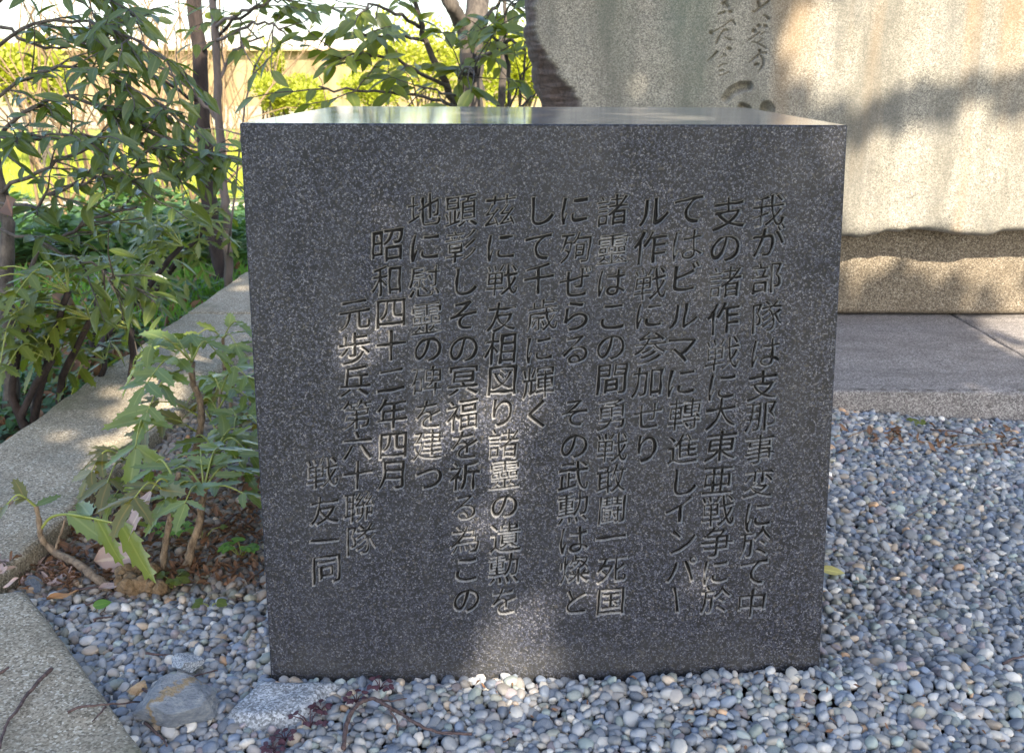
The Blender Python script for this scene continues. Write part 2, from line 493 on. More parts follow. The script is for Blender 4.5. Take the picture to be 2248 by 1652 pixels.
def sdf_segments(P, A, B):
    """signed distance (negative inside) of points P to the closed outline of segments A-B"""
    d = B-A
    L2 = np.maximum((d**2).sum(1), 1e-16)
    AP = P[:, None, :]-A[None]
    t = np.clip((AP*d[None]).sum(2)/L2[None], 0, 1)
    q = AP - t[..., None]*d[None]
    dist = np.sqrt((q**2).sum(2).min(1))
    y = P[:, 1][:, None]
    cond = (A[None, :, 1] > y) != (B[None, :, 1] > y)
    dy = np.where(np.abs(d[:, 1]) < 1e-12, 1e-12, d[:, 1])
    xi = A[None, :, 0] + (y-A[None, :, 1])*(d[:, 0]/dy)[None]
    inside = ((cond & (P[:, 0][:, None] < xi)).sum(1) % 2) == 1
    return np.where(inside, -dist, dist)

def build_inscription():
    u0, v1 = face_uv(640, 398); u1, _ = face_uv(1752, 398)
    _, v0 = face_uv(1100, 1385)
    ub0, _ = face_uv(1752, 398)
    u0 = -.285; u1 = .300
    cell = .00088
    nx = int((u1-u0)/cell); ny = int((v1-v0)/cell)
    us = np.linspace(u0, u1, nx); vs = np.linspace(v0, v1, ny)
    dep = np.full((ny, nx), 9.0)
    wx = grid_noise(nx, ny, 13, 3)*.00035; wy = grid_noise(nx, ny, 13, 4)*.00035
    wt = grid_noise(nx, ny, 11, 5)*.00034
    chars = sorted({c[0] for col in COLUMNS for c in col})
    G = glyph_segments(chars)
    a, b = G['国']
    lo = np.minimum(a.min(0), b.min(0)); hi = np.maximum(a.max(0), b.max(0))
    cen = (lo+hi)/2; em = (hi-lo).max()/0.86
    r = random.Random(3)
    for ci, colm in enumerate(COLUMNS):
        for ch, px, py in colm:
            cu_, cv_ = face_uv(px, py)
            size = .0425*(1 + r.uniform(-.05, .04))
            if '\u3040' <= ch <= '\u30ff': size *= .98
            if ch in '一二十千中大友': size *= .96
            A, B = G[ch]
            A = (A-cen)/em*size; B = (B-cen)/em*size
            ang = r.uniform(-.04, .04) + (math.pi/2 if ch == 'ー' else 0); sh = .13 + r.uniform(-.03, .04)
            def tf(Q):
                x = Q[:, 0]; y = Q[:, 1] + sh*Q[:, 0]
                x = x + .04*y
                return np.stack([x*math.cos(ang)-y*math.sin(ang), x*math.sin(ang)+y*math.cos(ang)], 1)
            A = tf(A); B = tf(B)
            rad = size*.62
            i0 = max(int((cu_-rad-u0)/cell), 0); i1 = min(int((cu_+rad-u0)/cell)+1, nx)
            j0 = max(int((cv_-rad-v0)/cell), 0); j1 = min(int((cv_+rad-v0)/cell)+1, ny)
            UU, VV = np.meshgrid(us[i0:i1]-cu_, vs[j0:j1]-cv_)
            UU = UU+wx[j0:j1, i0:i1]; VV = VV+wy[j0:j1, i0:i1]
            P = np.stack([UU.ravel(), VV.ravel()], 1)
            sd = sdf_segments(P, A, B).reshape(UU.shape)
            # brush-like swelling: heavier towards the right ends and lower strokes
            heavy = {True: .00080, False: .00052}[len(A) < 90]
            sd = sd - heavy - wt[j0:j1, i0:i1] - .00018*np.clip(UU/size, -.5, .5)
            dep[j0:j1, i0:i1] = np.minimum(dep[j0:j1, i0:i1], sd)
    ins = np.clip(-dep+.00045, 0, None)
    h = .0082*np.tanh(ins**2/(ins+.00045)*5.2/.0082)
    h = h + np.clip(ins/.0006, 0, 1)*grid_noise(nx, ny, 3, 8)*.00018
    h[0, :] = h[-1, :] = 0; h[:, 0] = h[:, -1] = 0
    UU, VV = np.meshgrid(us, vs)
    O = np.array([0, FB_Y, 0]); up = np.array(FUP); nn = np.array(FNORM)
    V = UU[..., None]*np.array([1., 0, 0]) + VV[..., None]*up + O - h[..., None]*nn
    idx = np.arange(nx*ny).reshape(ny, nx)
    Fq = np.stack([idx[:-1, :-1], idx[:-1, 1:], idx[1:, 1:], idx[1:, :-1]], -1).reshape(-1, 4)
    me = np_mesh('inscription', V.reshape(-1, 3), Fq)
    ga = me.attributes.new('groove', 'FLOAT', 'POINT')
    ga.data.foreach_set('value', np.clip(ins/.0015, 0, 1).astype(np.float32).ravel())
    return me, (u0, u1, v0, v1)

blk = empty('memorial_block', (0.013, 1.43, 0), 'dark grey granite memorial block with carved Japanese inscription standing in gravel', 'monument')
ins_me, (iu0, iu1, iv0, iv1) = build_inscription()
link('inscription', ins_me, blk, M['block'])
bm = bmesh.new()
bk_b0, bk_b1 = BX0+.002, BX1-.002
cv = [(BX0, FB_Y, -.02), (BX1, FB_Y, -.02), (bk_b1, BACK_Y, -.02), (bk_b0, BACK_Y, -.02),
      (TX0, FT_Y, TOP_Z+.0009), (TX1, FT_Y, TOP_Z-.0009), (TX1, BACK_Y, TOP_Z-.0009), (TX0, BACK_Y, TOP_Z+.0009)]
dy_ = (FT_Y-FB_Y)/TOP_Z
cv[0] = (BX0, FB_Y-.02*dy_, -.02); cv[1] = (BX1, FB_Y-.02*dy_, -.02)
cv[4] = (TX0, FT_Y+.0009*dy_, TOP_Z+.0009); cv[5] = (TX1, FT_Y-.0009*dy_, TOP_Z-.0009)
bv = [bm.verts.new(c_) for c_ in cv]
for f in ((3,2,1,0),(4,5,6,7),(0,1,5,4),(1,2,6,5),(2,3,7,6),(3,0,4,7)):
    bm.faces.new([bv[i] for i in f])
bmesh.ops.bevel(bm, geom=bm.edges[:], offset=.0022, segments=2, affect='EDGES', profile=.5)
bm.normal_update()
front = max(bm.faces, key=lambda f: f.calc_area()*(f.normal.dot(FNORM) > .99))
top = max(bm.faces, key=lambda f: f.calc_area()*(f.normal.z > .99))
top.material_index = 1
cs = sorted(front.verts, key=lambda v: v.co.z)
b0, b1 = sorted(cs[:2], key=lambda v: v.co.x); t0, t1 = sorted(cs[2:], key=lambda v: v.co.x)
bm.faces.remove(front)
def fp(u, v): return Vector((u, FB_Y, 0)) + FUP*v
i00, i10, i11, i01 = [bm.verts.new(fp(*q)) for q in ((iu0, iv0), (iu1, iv0), (iu1, iv1), (iu0, iv1))]
for f in ((b0, b1, i10, i00), (b1, t1, i11, i10), (t1, t0, i01, i11), (t0, b0, i00, i01)):
    bm.faces.new(f)
me = bpy.data.meshes.new('body'); bm.to_mesh(me); bm.free()
link('body', me, blk, [M['block'], M['block_top']])

# ------------------------------------------------------------------ concrete footing under the block
def blob_sheet(name, poly, z0, z1, mat, res=.012, rough=.004, parent=None, edge=.03, seed=1):
    """a low lump whose outline is a polygon, thinning out at the rim"""
    poly = [Vector((p[0], p[1])) for p in poly]
    xs = [p.x for p in poly]; ys = [p.y for p in poly]
    nx = int((max(xs)-min(xs))/res)+2; ny = int((max(ys)-min(ys))/res)+2
    X, Y = np.meshgrid(np.linspace(min(xs), max(xs), nx), np.linspace(min(ys), max(ys), ny))
    A = np.array([[p.x, p.y] for p in poly]); B = np.roll(A, -1, 0)
    sd = sdf_segments(np.stack([X.ravel(), Y.ravel()], 1), A, B).reshape(X.shape)
    h = np.clip(-sd/edge, 0, 1); h = h*h*(3-2*h)
    Z = z0+(z1-z0)*h + grid_noise(nx, ny, 3, seed)*rough*.6*h + grid_noise(nx, ny, 9, seed+1)*rough*h
    V = np.stack([X, Y, Z], -1).reshape(-1, 3)
    idx = np.arange(nx*ny).reshape(ny, nx)
    Fq = np.stack([idx[:-1, :-1], idx[:-1, 1:], idx[1:, 1:], idx[1:, :-1]], -1).reshape(-1, 4)
    keep = (sd.reshape(-1)[Fq] < res).any(1)
    me = np_mesh(name, V, Fq[keep])
    return link(name, me, parent, mat)
foot_px = [(560, 1462), (600, 1478), (760, 1476), (905, 1478), (890, 1492), (760, 1500), (718, 1530), (690, 1560), (625, 1580), (560, 1590), (500, 1585), (470, 1560), (500, 1530), (535, 1500)]
fpoly = [atz(x, y, .01) for x, y in foot_px]
foot = blob_sheet('concrete_footing', [(p.x, p.y) for p in fpoly], -.012, .009, M['footing'], .006, .0022, None, .02, 5)
tag(foot, 'rough pale concrete footing showing through gravel at the front left corner of the block', 'footing')

# ------------------------------------------------------------------ kerbs
def rough_prism(name, poly, z0, z1, mat, parent=None, bev=.012, res=.05, amp=.003, seed=0.):
    bm = bmesh.new()
    vb = [bm.verts.new((x, y, z0)) for x, y in poly]; vt = [bm.verts.new((x, y, z1)) for x, y in poly]
    n = len(poly)
    bm.faces.new(vb[::-1]); bm.faces.new(vt)
    for i in range(n): bm.faces.new((vb[i], vb[(i+1) % n], vt[(i+1) % n], vt[i]))
    bmesh.ops.recalc_face_normals(bm, faces=bm.faces[:])
    if bev:
        es = [e for e in bm.edges if all(v in vt for v in e.verts)] + [e for e in bm.edges if (e.verts[0] in vt) != (e.verts[1] in vt)]
        bmesh.ops.bevel(bm, geom=es, offset=bev, segments=3, affect='EDGES', profile=.5)
    bmesh.ops.triangulate(bm, faces=bm.faces[:])
    for _ in range(7):
        es = [e for e in bm.edges if e.calc_length() > res]
        if not es or len(bm.faces) > 30000: break
        bmesh.ops.subdivide_edges(bm, edges=es, cuts=1)
        bmesh.ops.triangulate(bm, faces=bm.faces[:])
    bm.normal_update()
    for v in bm.verts:
        q = v.co*9+Vector((seed, seed, 0))
        v.co += v.normal*(amp*mnoise.fractal(q, .7, 2.2, 3)) + v.normal*(amp*.5*mnoise.noise(v.co*45))
    me = bpy.data.meshes.new(name); bm.to_mesh(me); bm.free()
    me.polygons.foreach_set('use_smooth', [True]*len(me.polygons))
    return link(name, me, parent, mat)

jy = (atz(400, 687, CURB_Z).y)
kerb1 = rough_prism('kerb_stone', [(CURB_X0, CURB_Y0), (CURB_X1, CURB_Y0), (CURB_X1, jy-.002), (CURB_X0, jy-.002)], OUT_Z-.05, CURB_Z, M['curb'], None, .012, .035, .0035, 1.)
tag(kerb1, 'long weathered concrete kerb slab running back beside the mahonia plants', 'kerb', 'kerb slabs round the gravel court')
kerb2 = rough_prism('kerb_stone', [(CURB_X0+.002, jy+.002), (CURB_X1, jy+.002), (CURB_X1, 3.62), (CURB_X0+.002, 3.62)], OUT_Z-.05, CURB_Z+.001, M['curb'], None, .012, .06, .003, 4.)
tag(kerb2, 'farther concrete kerb slab beyond the joint line, half hidden behind the dark block', 'kerb', 'kerb slabs round the gravel court')
da_ = atz(60, 1290, .03); db_ = atz(330, 1652, .03)
dp = [(-.775, CURB_Y0-.012), (da_.x-.004, da_.y), ((da_.x+db_.x)/2, (da_.y+db_.y)/2), (db_.x, db_.y), (-.10, .54), (-1.0, .40), (-1.5, .9), (-1.12, CURB_Y0-.012)]
kerb3 = rough_prism('kerb_stone', dp, OUT_Z-.05, DIAG_Z+.012, M['curb'], None, .012, .035, .0035, 9.)
tag(kerb3, 'wide mossy concrete kerb slab cutting diagonally across the bottom left corner', 'kerb', 'kerb slabs round the gravel court')

# ------------------------------------------------------------------ plinth, base stone, big natural stone
JX = 1.236
pl = empty('stone_plinth', (1.1, 2.7, 0), 'low grey stone plinth slabs in front of the large natural stone', 'plinth')
rough_prism('paving_slab', [(PL_X0, PL_Y), (JX-.002, PL_Y), (JX-.004, 3.6), (PL_X0, 3.6)], -.08, PL_Z, M['plinth'], pl, .006, .05, .0022, 2.)
rough_prism('paving_slab', [(JX+.002, PL_Y+.001), (PL_X1, PL_Y+.001), (PL_X1, 3.6), (JX, 3.6)], -.08, PL_Z+.001, M['plinth'], pl, .006, .06, .0022, 6.)

def tensor_stone(name, xs, zs, yfun, mat, thick, parent, Lf=None, Bf=None):
    X0, Z0 = np.meshgrid(xs, zs)
    X = X0.copy(); Z = Z0.copy()
    if Lf is not None:
        w = np.clip(1-(X0-xs[0])/.075, 0, 1); w = w*w*(3-2*w)
        X = X0 + w*(Lf(Z0)-xs[0])
    if Bf is not None:
        w = np.clip(1-(Z0-zs[0])/.12, 0, 1); w = w*w*(3-2*w)
        Z = Z0 + w*(Bf(X0)-zs[0])
    Y, chip = yfun(X, Z, X0, Z0)
    ny, nx = X.shape
    V = np.stack([X, Y, Z], -1).reshape(-1, 3)
    idx = np.arange(nx*ny).reshape(ny, nx)
    Fq = [np.stack([idx[:-1, :-1], idx[:-1, 1:], idx[1:, 1:], idx[1:, :-1]], -1).reshape(-1, 4)]
    # rim goes back in steps
    rim = np.concatenate([idx[0, :], idx[1:, -1], idx[-1, -2::-1], idx[-2:0:-1, 0]])
    m = len(rim); base = len(V); prev = rim; Vs = [V]; cp = [chip.reshape(-1)]
    cx, cz = X.mean(), Z.mean()
    for s_, k_ in ((.03, .002), (.09, -.004), (.2, .004), (thick, -.02)):
        P = V[rim].copy(); P[:, 1] = np.maximum(P[:, 1], 0)+s_
        P[:, 0] += (np.sign(P[:, 0]-cx))*k_
        Vs.append(P); cp.append(np.clip(chip.reshape(-1)[rim]+.35, 0, 1))
        cur = np.arange(base, base+m); base += m
        Fq.append(np.stack([prev, cur, np.roll(cur, -1), np.roll(prev, -1)], -1))
        prev = cur
    V = np.concatenate(Vs)
    c_ = V[prev].mean(0); V = np.concatenate([V, c_[None]])
    me = np_mesh(name, V, np.concatenate(Fq))
    at = me.attributes.new('chip', 'FLOAT', 'POINT')
    at.data.foreach_set('value', np.concatenate(cp+[np.zeros(1)]).astype(np.float32))
    return link(name, me, parent, mat)

big = empty('natural_stone_monument', (1.0, 2.9, PL_Z), 'large upright natural granite stone with carved calligraphy behind the dark block', 'monument')
# brush strokes read off the stone: (points, radius) in picture units, mapped on the stone's own face
Z1 = lambda x, y: (1526+.104*x, .104*y)
Z7 = lambda x, y: (1512.3+.1664*x, .1664*y)
ST = []
def st(pts, r, f=Z1, kf=.104): ST.append(([aty(*f(*q), SLAB_Y) for q in pts], [ri*kf/F_PX*2.86 for ri in (r if isinstance(r, list) else [r]*len(pts))]))
for pts, r in [
  ([(1320,60),(1350,150)],34), ([(1540,40),(1370,180),(1240,270),(1205,240)],[34,30,26,20]), ([(1440,330),(1500,360),(1545,410)],[20,28,34]),
  ([(1325,545),(1345,560)],34), ([(1465,560),(1490,565)],36), ([(1230,655),(1250,668)],40), ([(1350,690),(1240,780),(1110,870)],17),
  ([(1465,690),(1370,740)],17), ([(1400,830),(1300,920)],15), ([(1190,900),(1290,915),(1400,970),(1485,1025)],[15,17,20,24]),
  ([(1355,1070),(1365,1110)],34), ([(1350,1150),(1240,1240),(1130,1330)],[30,26,16]), ([(1380,1130),(1490,1130)],24),
  ([(1375,1180),(1425,1260),(1425,1380),(1320,1530)],[24,30,30,14]), ([(1260,1375),(1320,1368)],32),
  ([(590,75),(640,60)],48), ([(650,110),(695,150)],36), ([(490,310),(620,265)],[22,30]), ([(720,255),(765,262)],34),
  ([(330,695),(345,705)],44), ([(360,690),(560,590),(740,445),(790,450),(835,525)],[18,18,20,24,22]),
  ([(450,910),(520,760),(600,645),(680,650)],[34,26,30,26]), ([(620,800),(700,840),(775,860)],[18,26,20]), ([(690,1030),(740,1045)],36),
  ([(450,1110),(350,1220),(240,1310)],[38,26,12]), ([(600,1140),(598,1160)],26), ([(540,1220),(640,1190)],20),
  ([(490,1430),(560,1380),(660,1360)],17), ([(520,1505),(590,1495)],24), ([(510,1610),(620,1580),(705,1530)],17)]:
    st(pts, r)
for pts, r in [([(480,1300),(560,1210),(670,1150),(775,1140)],[58,66,68,60]), ([(690,1400),(760,1440)],[46,56]), ([(1015,1420),(1045,1450)],[84,80])]:
    st(pts, r, Z7, .1664)
def slab_y(X, Z, X0, Z0):
    Y = np.full(X.shape, SLAB_Y)
    P = np.stack([X, np.zeros_like(X), Z], -1).reshape(-1, 3)
    n1 = np.array([mnoise.fractal(Vector((q[0]*3.1, 4.2, q[2]*3.1)), .8, 2.1, 4) for q in P]).reshape(X.shape)
    Y += n1*.006
    d = np.full(X.shape, 9.0)
    for pts, rr in ST:
        for i in range(max(1, len(pts)-1)):
            a = pts[i]; b = pts[min(i+1, len(pts)-1)]
            ax, az, bx, bz = a.x, a.z, b.x, b.z
            L2 = max((bx-ax)**2+(bz-az)**2, 1e-12)
            t = np.clip(((X-ax)*(bx-ax)+(Z-az)*(bz-az))/L2, 0, 1)
            dd = np.hypot(X-ax-t*(bx-ax), Z-az-t*(bz-az)) - (rr[i]+(rr[min(i+1, len(rr)-1)]-rr[i])*t)
            d = np.minimum(d, dd)
    ins = np.clip(-d, 0, None)
    Y += .026*np.tanh(ins*2.6/.026)
    # broken, recessed lower left edge
    lx = np.interp(Z, [.30, .45, .56, .6591, .72, .78, .813, .84, 1.0, 1.8], [.30, .26, .20, .122, .085, .045, .012, .004, -.004, .02])
    lx = lx + np.array([.016*mnoise.fractal(Vector((3.7, q[0]*6, q[2]*19)), .7, 2.1, 4) for q in P]).reshape(X.shape)
    dc = lx - X
    chip = 1/(1+np.exp(-dc/.0028))
    Y += np.clip(dc, 0, None)*.9 + np.clip(dc+.006, 0, .012)*.6
    n2 = np.array([mnoise.fractal(Vector((q[0]*22, 1.2, q[2]*22)), .7, 2.1, 4) for q in P]).reshape(X.shape) if True else 0
    Y += chip*(n1*.012+n2*.010)
    # worn lower edge rolls back
    db = Z0-zs_[0]
    Y += .030*np.exp(-np.clip(db, 0, None)/.006)
    dl = X0-xs_[0]
    Y += .03*np.exp(-np.clip(dl, 0, None)/.008)
    return Y, chip
xs_ = np.unique(np.concatenate([np.linspace(-.04, .36, 50), np.linspace(.36, .66, 170), np.linspace(.66, 2.3, 110)]))
zs_ = np.unique(np.concatenate([np.linspace(.318, .62, 60), np.linspace(.62, .94, 180), np.linspace(.94, 1.85, 40)]))
def Lf(Z):
    return np.interp(Z, [.3, .5, .66, .72, .80, .86, .92, 1.3, 1.85], [.07, .055, .028, .006, -.008, -.026, -.020, .05, .3]) + np.array([.012*mnoise.fractal(Vector((7.7, 0, z_*9)), .7, 2.1, 4) for z_ in np.ravel(Z)]).reshape(np.shape(Z))
def Bf(X):
    b = [aty(px, py, SLAB_Y+.02) for px, py in ((1840, 522), (1880, 522), (1930, 512), (2000, 506), (2065, 508), (2110, 517), (2150, 520), (2195, 512), (2247, 507))]
    bx = [-.1, .4]+[q.x for q in b]+[2.3]; bz = [.33, .325]+[q.z for q in b]+[.35]
    return np.interp(X, bx, bz)+ np.array([.005*mnoise.fractal(Vector((x_*26, 2.2, 0)), .6, 2.1, 4) for x_ in np.ravel(X)]).reshape(np.shape(X))
tensor_stone('upright_stone', xs_, zs_, slab_y, M['slab'], .34, big, Lf, Bf)

def base_y(X, Z, X0, Z0):
    P = np.stack([X, np.zeros_like(X), Z], -1).reshape(-1, 3)
    n1 = np.array([mnoise.fractal(Vector((q[0]*5, 9.2, q[2]*5)), .8, 2.1, 4) for q in P]).reshape(X.shape)
    Y = BASE_Y + n1*.004
    Y += .012*np.exp(-np.abs(Z0-zs2[0])/.004)
    return Y, np.zeros(X.shape)
xs2 = np.linspace(.12, 2.25, 150); zs2 = np.linspace(PL_Z+.006, .385, 40)
bs = tensor_stone('base_stone', xs2, zs2, base_y, M['base'], .5, big)

# ------------------------------------------------------------------ gravel (nobody could count it)
def pebble_proto(i):
    bm = bmesh.new()
    bmesh.ops.create_icosphere(bm, subdivisions=3 if i < 9 else 2, radius=.5)
    r = random.Random(50+i)
    off = Vector((r.random()*9, r.random()*9, r.random()*9))
    ex = r.uniform(.56, .92); ez = r.uniform(.40, .66)
    for v in bm.verts:
        n_ = v.co.normalized()
        k_ = 1+.20*mnoise.noise(n_*1.3+off)+.05*mnoise.noise(n_*3.5+off)
        v.co = Vector((n_.x*.5*k_, n_.y*.5*k_*ex, n_.z*.5*k_*ez))
    me = bpy.data.meshes.new('pebble_shape_%d' % i); bm.to_mesh(me); bm.free()
    me.polygons.foreach_set('use_smooth', [True]*len(me.polygons))
    return me

k = NT('pebble_stone')
at = k.n('ShaderNodeAttribute', attribute_name='tint', attribute_type='INSTANCER')
oc = k.pos((1, 1, 1), 'Object')
f1 = k.noise(k.pos(), 260, 4, .65)
c = k.mix(k.ramp(f1, [(0.35, 0.0), (0.75, .26)]), at.outputs['Color'], (.30, .30, .29))
c = k.mix(k.ramp(k.noise(k.pos(), 700, 2, .5), [(0.6, 0.0), (0.75, .30)]), c, (.5, .49, .47))
k.col(c).rough(.55).bump(f1, .2, .0008)
M['pebble'] = k.m

protos = bpy.data.collections.new('pebble_shapes')
for i in range(10):
    me = pebble_proto(i); me.materials.append(M['pebble'])
    protos.objects.link(bpy.data.objects.new('pebble_shape_%02d' % i, me))

gx0, gx1, gy0, gy1, gc = CURB_X1-.01, 1.75, .58, 3.4, .003
GNX = int((gx1-gx0)/gc)+1; GNY = int((gy1-gy0)/gc)+1
GX, GY = np.meshgrid(gx0+gc*np.arange(GNX), gy0+gc*np.arange(GNY))
def below_diag(X, Y):
    # inside the diagonal kerb
    return (X < np.interp(Y, [.54, .9104, 1.09, 1.268, 1.28], [-.10, -.4186, -.576, -.733, -3]))
valid = (GX > CURB_X1+.003) & ~below_diag(GX-.004, GY)
fx0 = np.interp(GY, [FB_Y, BACK_Y], [BX0, BX0])
valid &= ~((GX > BX0-.004) & (GX < BX1+.004) & (GY > FB_Y-.005) & (GY < BACK_Y+.005))
valid &= ~((GX > PL_X0-.003) & (GY > PL_Y-.004))
Ap = np.array([[p.x, p.y] for p in fpoly]); Bp = np.roll(Ap, -1, 0)
sdf_f = sdf_segments(np.stack([GX.ravel(), GY.ravel()], 1), Ap, Bp).reshape(GX.shape)
valid &= ~(sdf_f < -.016+grid_noise(GNX, GNY, 6, 77)*.012)
valid &= ~((GX < -.2) & (GY > 2.0) & (RNG.random(GX.shape) < .35))
base_h = -.012 + grid_noise(GNX, GNY, 60, 21)*.0030 + grid_noise(GNX, GNY, 160, 22)*.003
base_h += .021*np.exp(-((GX-.38)/.33)**2-((GY-FB_Y+.02)/.05)**2)      # banked against the block
base_h += .022*np.exp(-((GX-.60)/.25)**2-((GY-PL_Y)/.10)**2)
hm = base_h.copy()
vj, vi = np.nonzero(valid[2:-2, 2:-2]); vj += 2; vi += 2
NP_ = 53000
picks = RNG.integers(0, len(vj), (NP_, 5))
sizes = np.clip(RNG.lognormal(math.log(.0128), .27, NP_), .006, .0205)
rots = RNG.uniform(0, 2*math.pi, NP_)
pos = np.empty((NP_, 3)); eul = np.empty((NP_, 3))
for n_ in range(NP_):
    pj = vj[picks[n_]]; pi_ = vi[picks[n_]]
    b_ = int(np.argmin(hm[pj, pi_]-base_h[pj, pi_]))
    j, i = pj[b_], pi_[b_]
    s_ = sizes[n_]
    w = hm[j-1:j+2, i-1:i+2]
    gxs = (w[:, 2].mean()-w[:, 0].mean())/(2*gc); gys = (w[2].mean()-w[0].mean())/(2*gc)
    th = s_*.26
    z = w.mean() + th*.80
    pos[n_] = (GX[j, i], GY[j, i], z)
    eul[n_] = (math.atan(max(-1.1, min(1.1, gys))), -math.atan(max(-1.1, min(1.1, gxs))), rots[n_])
    top_ = z+th*.9
    r2 = 1 if s_ < .0115 else 2
    w2 = hm[j-r2:j+r2+1, i-r2:i+r2+1]
    if r2 == 2:
        m5 = np.full((5, 5), top_-.0035); m5[1:4, 1:4] = top_; m5[0, 0] = m5[0, 4] = m5[4, 0] = m5[4, 4] = -1
        np.maximum(w2, m5, out=w2)
    else:
        np.maximum(w2, top_, out=w2)
eul[:, 0] += RNG.normal(0, .22, NP_); eul[:, 1] += RNG.normal(0, .22, NP_)
pos[:, :2] += RNG.normal(0, .0009, (NP_, 2))
# never inside the block or above the kerb
dark = np.array([[.10, .125, .165], [.13, .15, .18], [.16, .175, .195], [.19, .20, .215], [.14, .17, .175], [.20, .19, .185], [.25, .255, .26],
                 [.17, .18, .16], [.33, .32, .30], [.30, .24, .185], [.42, .40, .37], [.36, .22, .13], [.11, .14, .19], [.16, .14, .155], [.20, .245, .235]])
wts = np.array([14, 14, 14, 12, 7, 8, 9, 5, 5, 3.5, 1.8, .8, 8, 5, 3]); wts = wts/wts.sum()
ci = RNG.choice(len(dark), NP_, p=wts)
tint = dark[ci]*RNG.uniform(.62, 1.40, (NP_, 1))*1.22
tint = (tint*.92 + tint.mean(1, keepdims=True)*np.array([.13, .09, .03]))*1.27
# dirt and bark bits among the stones under the plants
dirty = (pos[:, 0] < -.36) & (pos[:, 1] > 1.30)
tint[dirty] = tint[dirty]*np.array([.80, .66, .52])
pm = bpy.data.meshes.new('gravel_points')
pm.vertices.add(NP_); pm.vertices.foreach_set('co', pos.astype(np.float32).ravel())
a_ = pm.attributes.new('tint', 'FLOAT_COLOR', 'POINT'); a_.data.foreach_set('color', np.concatenate([tint, np.ones((NP_, 1))], 1).astype(np.float32).ravel())
a_ = pm.attributes.new('prot', 'FLOAT_VECTOR', 'POINT'); a_.data.foreach_set('vector', eul.astype(np.float32).ravel())
a_ = pm.attributes.new('psize', 'FLOAT', 'POINT'); a_.data.foreach_set('value', (sizes*1.12).astype(np.float32))
a_ = pm.attributes.new('pidx', 'INT', 'POINT'); a_.data.foreach_set('value', RNG.integers(0, 10, NP_).astype(np.int32))
gravel = link('gravel', pm)
tag(gravel, 'blue-grey rounded pebble gravel covering the court round the memorial block', 'gravel', kind='stuff')
ng = bpy.data.node_groups.new('scatter_pebbles', 'GeometryNodeTree')
ng.interface.new_socket('Geometry', in_out='INPUT', socket_type='NodeSocketGeometry')
ng.interface.new_socket('Geometry', in_out='OUTPUT', socket_type='NodeSocketGeometry')
gi = ng.nodes.new('NodeGroupInput'); go = ng.nodes.new('NodeGroupOutput')
iop = ng.nodes.new('GeometryNodeInstanceOnPoints')
cinf = ng.nodes.new('GeometryNodeCollectionInfo'); cinf.inputs['Collection'].default_value = protos
cinf.inputs['Separate Children'].default_value = True; cinf.inputs['Reset Children'].default_value = True
def nattr(nm, dt):
    x = ng.nodes.new('GeometryNodeInputNamedAttribute'); x.data_type = dt; x.inputs['Name'].default_value = nm
    return x.outputs['Attribute']
e2r = ng.nodes.new('FunctionNodeEulerToRotation')
ng.links.new(nattr('prot', 'FLOAT_VECTOR'), e2r.inputs[0])
ng.links.new(gi.outputs[0], iop.inputs['Points'])
ng.links.new(cinf.outputs[0], iop.inputs['Instance'])
iop.inputs['Pick Instance'].default_value = True
ng.links.new(nattr('pidx', 'INT'), iop.inputs['Instance Index'])
ng.links.new(e2r.outputs[0], iop.inputs['Rotation'])
ng.links.new(nattr('psize', 'FLOAT'), iop.inputs['Scale'])
ng.links.new(iop.outputs[0], go.inputs[0])
md = gravel.modifiers.new('scatter', 'NODES'); md.node_group = ng

def gz(x, y):
    """height of the gravel surface"""
    i = int((x-gx0)/gc); j = int((y-gy0)/gc)
    if 2 <= i < GNX-2 and 2 <= j < GNY-2: return float(np.percentile(hm[j-2:j+3, i-2:i+3], 60))
    return 0.0
def surf(px, py):
    """point of the gravel, kerb or ground seen at that place of the picture"""
    for z in (CURB_Z, DIAG_Z+.012):
        q = atz(px, py, z)
        if z == CURB_Z and CURB_X0 < q.x < CURB_X1 and q.y > CURB_Y0: return q
        if z != CURB_Z and q.x < CURB_X1+.35 and bool(below_diag(np.array(q.x), np.array(q.y))) and q.y < CURB_Y0: return q
    q = atz(px, py, .004)
    return atz(px, py, gz(q.x, q.y))

